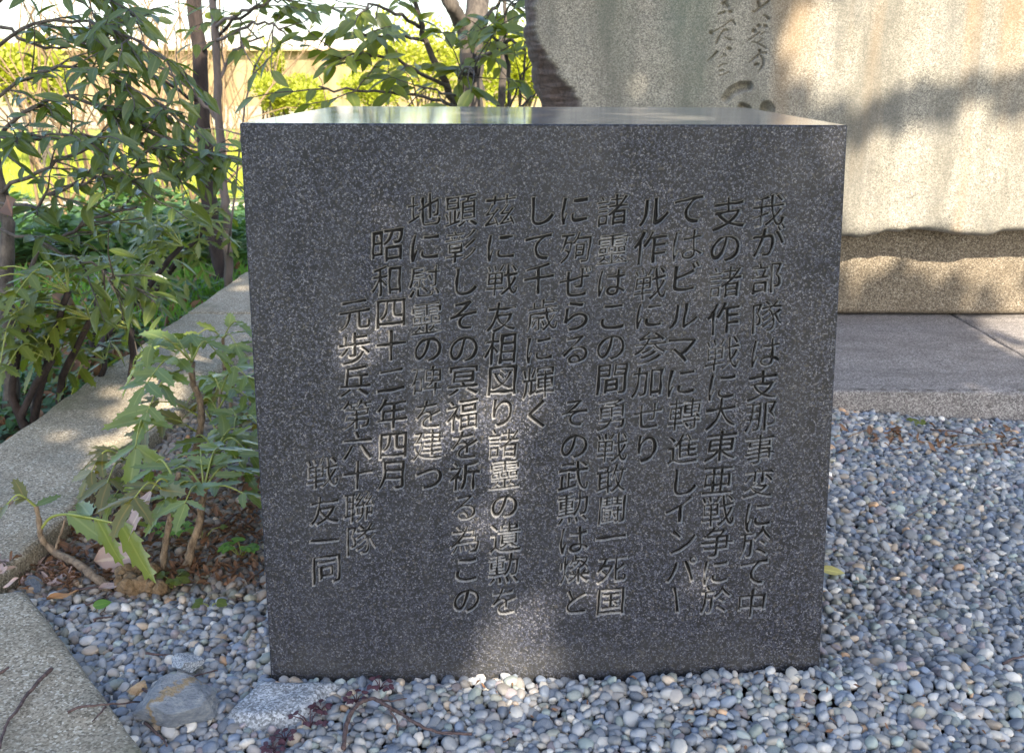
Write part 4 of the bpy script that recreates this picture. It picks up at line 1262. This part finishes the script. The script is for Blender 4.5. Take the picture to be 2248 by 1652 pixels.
rt, rnd_ = mahonia('low mahonia stem lying along the gravel with huge dark green drooping leaflets',
  [([(242,1292,YE),(205,1262,YE+.02),(163,1232,YE+.05),(117,1209,YE+.08),(92,1180,YE+.08),(88,1160,YE+.08),(79,1110,YE+.08)], YE, .0090, .0040),
   ([(120,1208,YE+.08),(134,1170,YE+.08),(142,1140,YE+.08)], YE, .0028, .0018)],
  [((79,1110),(30,1098),YE+.08,YE+.10,.01,0,.055,'leaf_pink'), ((79,1112),(12,1110),YE+.08,YE+.06,.02,1,.045,br_)], 5)
ra = MB(); cpE = curve_pts([aty(90,1160,YE+.08), aty(112,1135,YE+.08), aty(150,1128,YE+.06), aty(208,1138,YE+.02), aty(262,1150,YE)], 5)
ra.tube(cpE, lerp_r(.0026, .0014, len(cpE)), 6); rao = ra.build('leaf', M['rachis'], rt)
for (s, e, y0, y1, w_, up_) in [((147,1127),(240,1188),YE+.06,YE+.0,1.05,(.35,-.9,.55)), ((208,1136),(272,1240),YE+.02,YE-.02,1.05,(.5,-.9,.35)), ((256,1141),(342,1278),YE,YE-.05,1.0,(.45,-.95,.4)),
                       ((200,1130),(165,1095),YE+.03,YE+.10,1.2,(0,-.3,1)), ((255,1140),(330,1150),YE,YE+.08,1.2,(-.2,-.4,1))]:
    a = aty(*s, y0); b = aty(*e, y1)
    put_leaf('leaflet', leaf_meshes('mahonia', mh)[0], frame(a, b-a, Vector(up_), (b-a).length, 0, w_*.68), rao)
a = aty(82,1110,YE+.08); b = aty(135,1078,YE+.12)
put_leaf('leaf', leaf_meshes('mahonia', mh)[1], frame(a, b-a, Vector((0,-.6,1)), (b-a).length, 0, 1), rt)
YF = atz(500, 840, 0).y
mahonia('mahonia half hidden behind the top of the block edge at the back', 
  [([(497,860),(492,800),(490,770),(490,742)], YF, .0065, .0045)],
  [((490,742),(430,735),YF,YF-.05,.02,1,.07,mh), ((490,742),(540,720),YF,YF+.03,.03,2,.06,mh), ((490,742),(520,760),YF,YF-.08,.02,1,.06,mh), ((490,765),(550,790),YF,YF-.1,.02,2,.06,mh)], 6)
YG = atz(478, 960, 0).y
mahonia('young mahonia with fresh upright leaves right beside the block edge',
  [([(470,965),(478,930),(480,890),(485,855)], YG, .0045, .003)],
  [((485,860),(455,825),YG,YG+.03,.02,1,.05,mh), ((485,860),(545,830),YG,YG-.04,.04,2,.062,mh), ((478,900),(545,870),YG,YG-.05,.03,2,.058,mh), ((474,930),(530,905),YG,YG-.02,.02,1,.05,mh),
   ((472,940),(430,900),YG,YG+.02,.02,1,.045,br_), ((480,905),(440,880),YG,YG+.02,.02,1,.05,br_)], 7)

mahonia('mahonia on the right of the low stem reaching out in front of the block edge',
  [([(455,1050),(462,1020),(472,990)], atz(455,1050,0).y, .005, .003)],
  [((472,990),(550,1000),1.66,1.60,.03,2,.06,mh), ((472,990),(545,960),1.66,1.70,.03,2,.06,mh), ((472,990),(420,965),1.66,1.72,.02,1,.055,mh), ((472,990),(540,1035),1.66,1.52,.02,2,.05,mh)], 8)

for i_, (bx, by, tx, ty, lab) in enumerate([(520, 1010, 528, 930, 'small leafy mahonia shoot touching the left edge of the block at mid height'),
        (505, 905, 500, 850, 'little mahonia shoot farther back by the block edge')]):
    Yq = atz(bx, by, 0).y
    r5 = random.Random(60+i_); lv = []
    for a_ in range(6):
        an = a_*1.05+r5.random()*.5
        lv.append(((tx, ty), (tx+math.cos(an)*r5.uniform(55, 85), ty-math.sin(an)*18+r5.uniform(-5, 22)), Yq, Yq+.12*math.sin(an), .025, r5.choice([1, 2]), r5.uniform(.045, .058), br_ if a_ == 1 else mh))
    mahonia(lab, [([(bx, by), ((bx+tx)/2+4, (by+ty)/2), (tx, ty)], Yq, .0055, .0036)], lv, 70+i_)

# mahonia and fern-like growth outside the kerb
def outside_mahonia(label, base, tops, Y, seed, n=7, mk='leaf_mid'):
    rnd = random.Random(seed)
    b = atz(base[0], base[1], OUT_Z); Y = b.y
    root = empty('mahonia_shrub', tuple(b), label, 'shrub', 'mahonia plants beyond the kerb')
    for tx, ty in tops:
        top = aty(tx, ty, Y+rnd.uniform(-.1, .1))
        cp = curve_pts([b+Vector((rnd.gauss(0, .02), 0, 0)), (b+top)/2+Vector((rnd.gauss(0, .04), 0, -.02)), top], 5, .002)
        mb = MB(); mb.tube(cp, lerp_r(.011, .007, len(cp)), 8, .1); mb.build('stem', M['bark_dark'], root)
        for i in range(n):
            a = 2*math.pi*(i+rnd.random()*.6)/n
            r_ = rnd.uniform(.16, .26)
            e = top+Vector((math.cos(a)*r_, math.sin(a)*r_*.8, rnd.uniform(-.10, .04)))
            if e.x > CURB_X0+.03: e.x = CURB_X0+.03-rnd.random()*.08
            pinnate(root, top, e, .05, rnd.randint(3, 5), .058, mk, rnd)
outside_mahonia('mahonia beyond the kerb at the left edge with wide feathery leaves', (80, 985), [(115, 790), (60, 700), (150, 640)], 0, 21)
outside_mahonia('mahonia beyond the kerb with two leaning dark stems', (165, 960), [(230, 790), (200, 700), (290, 720)], 0, 22)
outside_mahonia('mahonia beyond the kerb whose round leaflets arch over the slab joint', (200, 800), [(300, 620), (400, 540), (230, 590)], 0, 23)
outside_mahonia('mahonia beyond the kerb nearest the two tree trunks', (330, 690), [(400, 560), (450, 500), (350, 500)], 0, 24)
def dry_leaf(px, py, L, matkey, ang, label, cat='leaf', kind='dry', Y=None, lift=.006, up=(0, 0, 1), pitch=0.05, name='fallen_leaf', w=1.0, group=None):
    p = (aty(px, py, Y) if Y else surf(px, py)) + Vector((0, 0, lift))
    d = Vector((math.cos(ang), math.sin(ang), pitch))
    me = leaf_meshes(kind, matkey)[int(abs(px)) % 4]
    o = bpy.data.objects.new(name, me); COL.objects.link(o)
    o.matrix_world = frame(p-d*L/2, d, up, L, 0, w)
    return tag(o, label, cat, group)
dry_leaf(268, 1250, .078, 'leaf_pink', .35, 'broad pale pinkish dry leaf lying face up under the big drooping leaflets', lift=.02, up=(.1, -.7, .8), w=1.5)
dry_leaf(222, 1225, .062, 'leaf_brown', -.4, 'curled olive-brown dry leaf left of the pale pinkish one', lift=.018, w=1.2)
dry_leaf(248, 1295, .040, 'leaf_pink', .5, 'small pale dry leaf edge showing below the lying stem')
dry_leaf(140, 1319, .046, 'leaf_orange', .25, 'narrow orange dry leaf on the gravel by the diagonal kerb', w=.7)
dry_leaf(1825, 1268, .038, 'leaf_lime', -.2, 'single yellow-green fallen leaf on gravel right of the block', lift=.014, up=(0, -.6, 1), kind='ovate')
dry_leaf(548, 1108, .045, 'leaf_brown', 1.2, 'dark brown curled leaf leaning on the block edge', lift=.03, up=(.3, -1, .5), w=1.3)
dry_leaf(226, 1340, .026, 'leaf_fresh', .4, 'small round green leaf lying on gravel below the soil clod', lift=.012, kind='ovate', up=(0, -.6, 1), w=1.6)
dry_leaf(30, 470, .10, 'leaf_brown', -.9, 'brown dead leaf hanging in the shrub at the left edge', Y=2.2, up=(0, -1, .4), pitch=-.6)
dry_leaf(150, 675, .11, 'leaf_brown', -.5, 'long tan dead leaf caught in the mahonia beyond the kerb', Y=2.2, up=(.2, -1, .4), pitch=-.35)
dry_leaf(335, 690, .09, 'leaf_brown', -1.0, 'ragged dry leaf hanging over the mahonia foliage beyond the kerb', Y=2.35, up=(0, -1, .3), pitch=-.9)
rr_ = random.Random(77)
def scatter_leaves(n, box, L, mk, label, seed, name='leaf_litter', kerb=False):
    rnd = random.Random(seed); mats = []
    while len(mats) < n:
        px = rnd.uniform(box[0], box[2]); py = rnd.uniform(box[1], box[3])
        if 575 < px < 1795 and py < 1452: continue
        p = surf(px, py)
        if not kerb and not (CURB_X1 < p.x): continue
        a = rnd.uniform(0, 6.28)
        mats.append(frame(p+Vector((0, 0, .003)), (math.cos(a), math.sin(a), rnd.uniform(-.1, .3)), (rnd.gauss(0, .4), rnd.gauss(0, .4), 1), L*rnd.uniform(.5, 1.3), 0, rnd.uniform(.5, 1.1)))
    o = join_leaves(name, 'dry', mk, mats, None); tag(o, label, 'leaf litter', kind='stuff')
scatter_leaves(900, (90, 1040, 575, 1290), .020, 'leaf_brown', 'brown leaf crumbs among the pebbles under the mahonias', 1)
scatter_leaves(120, (-40, 1232, 150, 1292), .018, 'leaf_pink', 'pale dry leaf scraps caught at the kerb corner joint', 4, kerb=True)
scatter_leaves(90, (20, 1215, 170, 1300), .016, 'leaf_brown', 'reddish brown litter crumbs piled at the kerb corner', 5, kerb=True)
scatter_leaves(70, (1000, 1480, 2247, 1640), .008, 'leaf_brown', 'tiny brown leaf bits scattered on the front gravel', 2)
scatter_leaves(70, (1830, 940, 2247, 1000), .022, 'leaf_brown', 'brown leaf bits lying along the foot of the plinth', 3)

# ------------------------------------------------------------------ weeds
def weed(px, py, label, seed, n=6, L=.022, matkey='leaf_fresh', h=.03, name='seedling', cat='weed', sub=3, group='small weeds in the gravel'):
    rnd = random.Random(seed); p = surf(px, py)
    root = empty(name, tuple(p), label, cat, group)
    ms = leaf_meshes('ovate', matkey)
    for i in range(n):
        a = 2*math.pi*i/n+rnd.uniform(-.3, .3)
        e = p+Vector((math.cos(a)*h*rnd.uniform(.5, 1.1), math.sin(a)*h*.8, h*rnd.uniform(.5, 1.1)))
        mb = MB(); mb.tube([p, (p+e)/2+Vector((0, 0, h*.25)), e], [.0009, .0008, .0006], 4, cap=False)
        stx = mb.build('stalk', M['leaf_purple' if matkey == 'leaf_purple' else 'rachis'], root)
        for j in range(sub):
            b_ = a+(j-(sub-1)/2)*1.0
            put_leaf('leaflet', ms[j % 4], frame(e, (math.cos(b_), math.sin(b_), rnd.uniform(-.25, .15)), (0, -.45, 1), L*rnd.uniform(.8, 1.1), 0, 1.7), stx)
    return root
weed(388, 1185, 'bright yellow-green lobed seedling between the two mahonia stems', 1, 6, .012, h=.026, sub=5)
weed(345, 1172, 'small pale green seedling left of the thin mahonia stem', 2, 4, .010, h=.018, sub=4)
weed(530, 1225, 'fern-like light green seedling close to the block edge', 3, 7, .012, h=.026, sub=5)
weed(378, 1290, 'clover-like green seedling in front of the knobbly mahonia stem', 4, 5, .017, 'leaf_mid', h=.024, sub=3)
weed(462, 1335, 'tiny dull green seedling alone on the gravel left of the block', 5, 2, .020, 'leaf_mid', h=.010, sub=2)
weed(448, 1185, 'small reddish-stemmed seedling right of the knobbly mahonia stem', 6, 3, .012, 'leaf_mid', h=.03, sub=3)
weed(2010, 935, 'small green weed growing at the foot of the plinth', 7, 4, .014, 'leaf_mid', h=.016, sub=3)
for i, (x, y, w_) in enumerate([(834, 1512, 'highest of the purple clover patches, nearest the block front'), (782, 1541, 'purple clover patch above the curved root twig'), (705, 1560, 'purple clover patch right of the concrete footing'),
                            (681, 1596, 'largest purple clover patch below the footing'), (626, 1624, 'purple clover patch low at the left of the root twig'), (600, 1648, 'purple clover leaves cut by the bottom picture edge')]):
    weed(x, y, w_, 40+i, 7, .0080, 'leaf_purple', h=.011 if i != 3 else .018, name='purple_clover', cat='clover', sub=2, group='purple clover creeping in the gravel')

# ------------------------------------------------------------------ twigs
def twig(paths, label, r=.0016, f=lambda x, y: (x, y), lift=.005, mat='twig', name='fallen_twig', group='fallen twigs'):
    s0 = surf(*f(*paths[0][0][0]))
    root = empty(name, tuple(s0), label, 'twig', group)
    for pts, rr in paths:
        cp = curve_pts([surf(*f(*q))+Vector((0, 0, lift+random.uniform(0, .003))) for q in pts], 5, .0004)
        mb = MB(); mb.tube(cp, lerp_r(rr, rr*.55, len(cp)), 7, .15); mb.build('branch' if pts is not paths[0][0] else 'main_stem', M[mat], root)
fa = lambda x, y: (515.6+.3058*x, 1306+.3058*y)
fb = lambda x, y: (.2752*x, 1306+.2752*y)
twig([([(780,1160),(800,1000),(860,870),(920,812),(1000,800),(1090,850),(1200,910),(1300,980),(1450,1040),(1700,1050)], .0030), ([(1105,870),(1160,950),(1170,1050)], .0016), ([(1040,810),(1120,805),(1235,788)], .0013), ([(1440,1035),(1560,1055)], .0011)],
     'forked brown root twig arching over the gravel at the bottom centre', f=fa, lift=.010)
twig([([(415,612),(350,680),(230,800),(150,920),(80,1020),(30,1120),(0,1240)], .0026)], 'long dark twig lying across the diagonal kerb in the bottom left corner', f=fb, lift=.003)
twig([([(545,975),(660,930),(850,915),(1120,885)], .0019), ([(850,930),(790,985),(740,1035)], .0014)], 'grey forked twig bridging from kerb to gravel left of the rock', f=fb)
twig([([(1160,1050),(1230,1110),(1300,1170),(1335,1240)], .0021)], 'short reddish twig just below the grey rock', f=fb)
twig([([(1165,495),(1280,505),(1395,522)], .0018)], 'short twig left of the small pale rock', f=fb)
twig([([(750,232),(830,212),(905,200)], .0019)], 'light brown twig stub beside the green fallen leaf', f=fb)
twig([([(755,245),(800,180),(850,130),(870,60)], .0012)], 'thin dark twig running up from the twig stub', f=fb)
twig([([(-20,650),(30,630),(72,602)], .0026)], 'dark twig end entering from the left picture edge', f=fb, lift=.003)
twig([([(1140,775),(1200,820),(1265,860)], .0019)], 'crooked grey twig touching the left of the rock', f=fb)
twig([([(1480,690),(1600,665),(1740,630)], .0016)], 'pale twig between the small pale rock and the large rock', f=fb)
twig([([(165,1300),(230,1292),(262,1268)], .0022)], 'tan bark piece on the gravel near the lying stem')
twig([([(170,1345),(205,1330),(262,1300),(310,1278)], .0014), ([(240,1310),(232,1330)], .001)], 'thin dark twig lying in front of the soil clod')
twig([([(280,1120),(230,1090),(212,1062)], .0042)], 'thick pale broken branch stub under the bronze mahonia leaves', mat='bark_tan', lift=.012)
twig([([(350,1150),(400,1150),(470,1165),(520,1140)], .0030)], 'brown branch lying behind the mahonia stems', lift=.008)
twig([([(455,1120),(500,1098)], .0020)], 'short orange-brown stick pointing to the block edge', mat='bark_tan', lift=.02)
twig([([(2200,1462),(2232,1450),(2290,1440)], .002)], 'twig at the right picture edge', lift=.004)
twig([([(1500,1462),(1545,1452),(1572,1450)], .0017)], 'small stick resting against the block foot', lift=.014, mat='bark_tan')
twig([([(2040,948),(2100,955),(2160,968)], .0020)], 'dark twig along the foot of the plinth')
twig([([(2100,985),(2180,980),(2247,978)], .0016)], 'pale straw lying on the gravel before the plinth', mat='bark_tan')
twig([([(1860,965),(1900,950),(1932,945)], .0016)], 'pale straw right beside the block on the far gravel', mat='bark_tan')
twig([([(1990,1140),(2030,1118),(2070,1100)], .0010)], 'very thin dry stalk on the right gravel')
twig([([(70,1205),(140,1215),(200,1240)], .0012), ([(120,1213),(95,1240)], .001)], 'thin dry stalk lying over the kerb corner')

# ------------------------------------------------------------------ loose rocks
k = NT('rock_grey'); p = k.pos((1, 1, 1), 'Object')
n1 = k.noise(p, 3.0, 6, .7, .6)
c = k.ramp(n1, [(0.3, (.13, .155, .19)), (0.5, (.27, .30, .34)), (0.72, (.46, .47, .48))])
sx = k.n('ShaderNodeSeparateXYZ'); k.l(p, sx.inputs[0])
vd = k.math('ABSOLUTE', k.math('ADD', k.math('ADD', k.math('MULTIPLY', sx.outputs[0], .75), k.math('MULTIPLY', sx.outputs[1], -.66)), k.math('MULTIPLY_ADD', k.noise(p, 2.5, 5, .7), 1.0, -.42)))
c = k.mix(k.ramp(vd, [(0.0, .9), (0.07, .7), (0.15, 0.0)]), c, (.38, .27, .13))
k.col(c).rough(.75).bump(k.noise(p, 9, 6, .7), .7, .05)
M['rock'] = k.m
M['rock_pale'] = stone_mat('rock_pale', [(0, (.15, .16, .17)), (.4, (.34, .36, .38)), (1, (.66, .66, .66))], 300, (.2, .2, .2))
M['rock_orange'] = plain('rock_orange', (.38, .24, .12), .7, 150, (.55, .42, .27))
M['slate'] = plain('slate_chip', (.08, .10, .14), .6, 150, (.13, .16, .20))
def rock(px, py, w, d, h, seed, mat, label, npl=14, lift=0.0, rot=0.0, name='rock', group=None, planes=None):
    rnd = random.Random(seed); bm = bmesh.new()
    bmesh.ops.create_icosphere(bm, subdivisions=5, radius=1)
    pl_ = planes or [(Vector((rnd.gauss(0, 1), rnd.gauss(0, 1), rnd.gauss(0, .8))).normalized(), rnd.uniform(.62, .92)) for _ in range(npl)]
    for v in bm.verts:
        q = v.co.normalized(); r_ = 1.6 if planes else 1.15
        for n_, dd in pl_:
            c0 = q.dot(n_)
            if c0 > .05: r_ = min(r_, dd/c0)
        r_ *= 1+.045*mnoise.fractal(q*4+Vector((seed, 0, 0)), .7, 2, 3)
        v.co = q*r_
    me = bpy.data.meshes.new(name); bm.to_mesh(me); bm.free()
    o = link(name, me, None, M[mat])
    p = surf(px, py)
    o.location = (p.x, p.y, p.z+h*.30+lift); o.scale = (w/2, d/2, h/2); o.rotation_euler = (rnd.uniform(-.15, .15), rnd.uniform(-.15, .15), rot)
    md_ = None
    return tag(o, label, 'rock', group)
rock(396, 1572, .094, .062, .056, 5, 'rock', 'large angular blue-grey rock with an orange vein, bottom left of the block', 15, .004, .12,
     planes=[(Vector(q).normalized(), d_) for q, d_ in (((.05, -.45, .9), .62), ((-.9, -.1, .5), .78), ((-.75, .65, .1), .86), ((.95, -.05, .15), .84), ((.55, .8, .2), .88), ((-.1, 1, .3), .86), ((-.55, -.85, -.1), .84), ((.45, -.95, -.2), .80), ((.9, -.5, .1), .88), ((0, 0, -1), .6), ((.7, .1, .75), .83))])
rock(413, 1470, .042, .036, .026, 8, 'rock_pale', 'small pale angular rock just above the large grey rock', 12, .003, .2)
rock(306, 1520, .026, .022, .016, 9, 'rock_orange', 'small orange angular stone left of the large rock', 10, .003)
rock(563, 1548, .030, .010, .010, 10, 'slate', 'thin dark slate chip lying on the concrete footing', 9, .004, .8)
rock(582, 1552, .024, .010, .008, 11, 'slate', 'shorter slate chip right beside the other on the footing', 9, .004, .8)
rock(75, 1288, .050, .022, .018, 12, 'rock', 'bluish stone wedged at the kerb corner', 10, .0, -.7)
# dry soil clod at the foot of the lying stem
cl = MB(); clr = random.Random(5)
root = empty('soil_clod', tuple(surf(310, 1290)), 'crumbly light brown soil clod at the root of the lying mahonia stem', 'soil')
bm = bmesh.new()
for i in range(46):
    q = surf(clr.uniform(262, 352), clr.uniform(1262, 1306)); s_ = clr.uniform(.006, .013)
    r_ = bmesh.ops.create_icosphere(bm, subdivisions=2, radius=s_, matrix=Matrix.Translation(q+Vector((0, 0, clr.uniform(.0, .016)))))
    for v in r_['verts']:
        v.co += Vector([.0022*mnoise.noise(v.co*260+Vector((j*7, 0, 0))) for j in range(3)])
me = bpy.data.meshes.new('crumbs'); bm.to_mesh(me); bm.free()
link('crumbs', me, root, M['clod'])

# ------------------------------------------------------------------ unseen tree behind the camera, crown shaped to shade the court with sunny gaps
LIT = [ # sunlit patches: polygon in the picture, chance that a leaf is missing
 ([(1700,60),(1800,10),(1950,-80),(2500,-200),(2500,100),(2247,130),(2100,160),(1980,190),(1850,212),(1770,228),(1725,160)], 1.0),
 ([(1830,345),(1950,305),(2050,282),(2247,262),(2500,240),(2500,520),(1990,520),(1840,535)], 1.0),
 ([(1880,560),(2500,540),(2500,690),(2200,640),(2120,620),(2060,590),(1990,575)], .97),
 ([(1050,800),(1110,820),(1130,950),(1110,1100),(1060,1180),(1010,1100),(1030,950)], .85),
 ([(1000,1290),(1130,1270),(1230,1330),(1245,1400),(1240,1450),(960,1450),(990,1380)], .72),
 ([(650,430),(900,500),(1150,620),(1190,850),(1250,1100),(1260,1440),(900,1460),(820,1200),(760,900),(640,700)], .66),
 ([(170,830),(330,720),(560,680),(560,1150),(380,1180),(200,1060)], .45),
 ([(1560,270),(1660,270),(1660,345),(1580,335)], .8),
 ([(1345,665),(1455,665),(1455,715),(1345,715)], .8),
 ([(1010,1462),(1270,1450),(1290,1525),(1180,1545),(1040,1535)], .93),
 ([(110,960),(400,740),(450,820),(330,980),(150,1090)], .66),
 ([(470,600),(560,560),(560,640),(450,660)], .7),
 ([(2150,700),(2500,690),(2500,800),(2180,785)], .93),
]
def inpoly(px, py, poly):
    r_ = np.zeros(px.shape, bool); n = len(poly)
    for i in range(n):
        x0, y0 = poly[i]; x1, y1 = poly[(i+1) % n]
        c0 = ((y0 > py) != (y1 > py)) & (px < (x1-x0)*(py-y0)/((y1-y0) or 1e-9)+x0)
        r_ ^= c0
    return r_
def sun_hit(P):
    S = np.array(SUN); best = np.full(len(P), 1e9)
    def cand(t, ok):
        nonlocal best
        best = np.where(ok & (t > 0) & (t < best), t, best)
    t = (P[:, 2]-0.0)/S[2]; cand(t, np.ones(len(P), bool))
    t = (P[:, 2]-CURB_Z)/S[2]; q = P-t[:, None]*S; cand(t, (q[:, 0] > CURB_X0) & (q[:, 0] < CURB_X1) & (q[:, 1] > CURB_Y0) & (q[:, 1] < 3.6))
    t = (P[:, 2]-PL_Z)/S[2]; q = P-t[:, None]*S; cand(t, (q[:, 0] > PL_X0) & (q[:, 1] > PL_Y) & (q[:, 1] < BASE_Y))
    nn = np.array(FNORM); t = ((P-np.array([0, FB_Y, 0])) @ nn)/(S @ nn); q = P-t[:, None]*S; cand(t, (q[:, 0] > BX0) & (q[:, 0] < BX1) & (q[:, 2] > 0) & (q[:, 2] < TOP_Z))
    t = (SLAB_Y-P[:, 1])/-S[1]; q = P-t[:, None]*S; cand(t, (q[:, 2] > .33) & (q[:, 2] < 1.8) & (q[:, 0] > 0) & (q[:, 0] < 2.3))
    t = (BASE_Y-P[:, 1])/-S[1]; q = P-t[:, None]*S; cand(t, (q[:, 2] > PL_Z) & (q[:, 2] < .33) & (q[:, 0] > .1) & (q[:, 0] < 2.3))
    return P-best[:, None]*S
def shade_tree():
    S = SUN; e1 = Vector((0, 0, 1)).cross(S).normalized(); e2 = S.cross(e1)
    C = Vector((.2, 2.0, .35))+S*5.0
    N = 34000
    r = np.random.default_rng(99)
    u = r.uniform(-3.0, 2.6, N); v = r.uniform(-1.35, 1.75, N); w = r.uniform(-.8, .8, N)
    P = np.array(C)+u[:, None]*np.array(e1)+v[:, None]*np.array(e2)+w[:, None]*np.array(S)
    hit = sun_hit(P)
    px, py = to_px(hit)
    keep = hit[:, 1] < 5.3+.5*np.sin(hit[:, 0]*3)
    for poly, pr in LIT:
        rn = r.random(N)
        ins = np.zeros(N, bool)
        for a_, b_ in ((0, 0), (.028, 0), (-.028, 0), (0, .028), (0, -.028)):
            if pr < .9 and (a_ or b_): continue
            hx, hy = to_px(sun_hit(P+a_*np.array(e1)+b_*np.array(e2)))
            ins |= inpoly(hx, hy, poly)
        keep &= ~(ins & (rn < pr))
    P = P[keep]
    mats = []
    rnd = random.Random(8)
    for q in P:
        d = Vector((rnd.gauss(0, 1), rnd.gauss(0, 1), rnd.gauss(0, .6)-.3))
        up = S*1.0+Vector((rnd.gauss(0, .45), rnd.gauss(0, .45), rnd.gauss(0, .45)))
        m = frame(Vector(q), d, up, 1, 0, 1.5)
        x = Vector(m.col[0][:3]); L_ = rnd.uniform(.09, .14)
        m = frame(Vector(q)-x*L_*.5, d, up, L_, 0, 1.35)
        mats.append(m)
    base = Vector((2.6, -3.6, OUT_Z))
    root = empty('shade_tree', tuple(base), 'unseen broadleaf tree behind the photographer whose crown shades the gravel court', 'tree')
    mb = MB()
    tp = [base, base+Vector((-.1, .1, 1.3)), base+Vector((-.3, .5, 2.3)), Vector(C)+e1*.6+Vector((0, 0, .1))]
    mb.tube(curve_pts(tp, 5), lerp_r(.17, .07, 16), 12, .06)
    mb.build('trunk', M['bark_brown'], root)
    mb = MB()
    for i in range(14):
        a = Vector(P[rnd.randrange(len(P))])
        mb.tube(curve_pts([Vector(C)+e1*rnd.uniform(.2, .9), (Vector(C)+a)/2+Vector((0, 0, .15)), a], 4), lerp_r(.018, .005, 9), 6, cap=False)
    mb.build('branch', M['bark_brown'], root)
    join_leaves('foliage', 'ovate', 'leaf_dark', mats, root)
shade_tree()
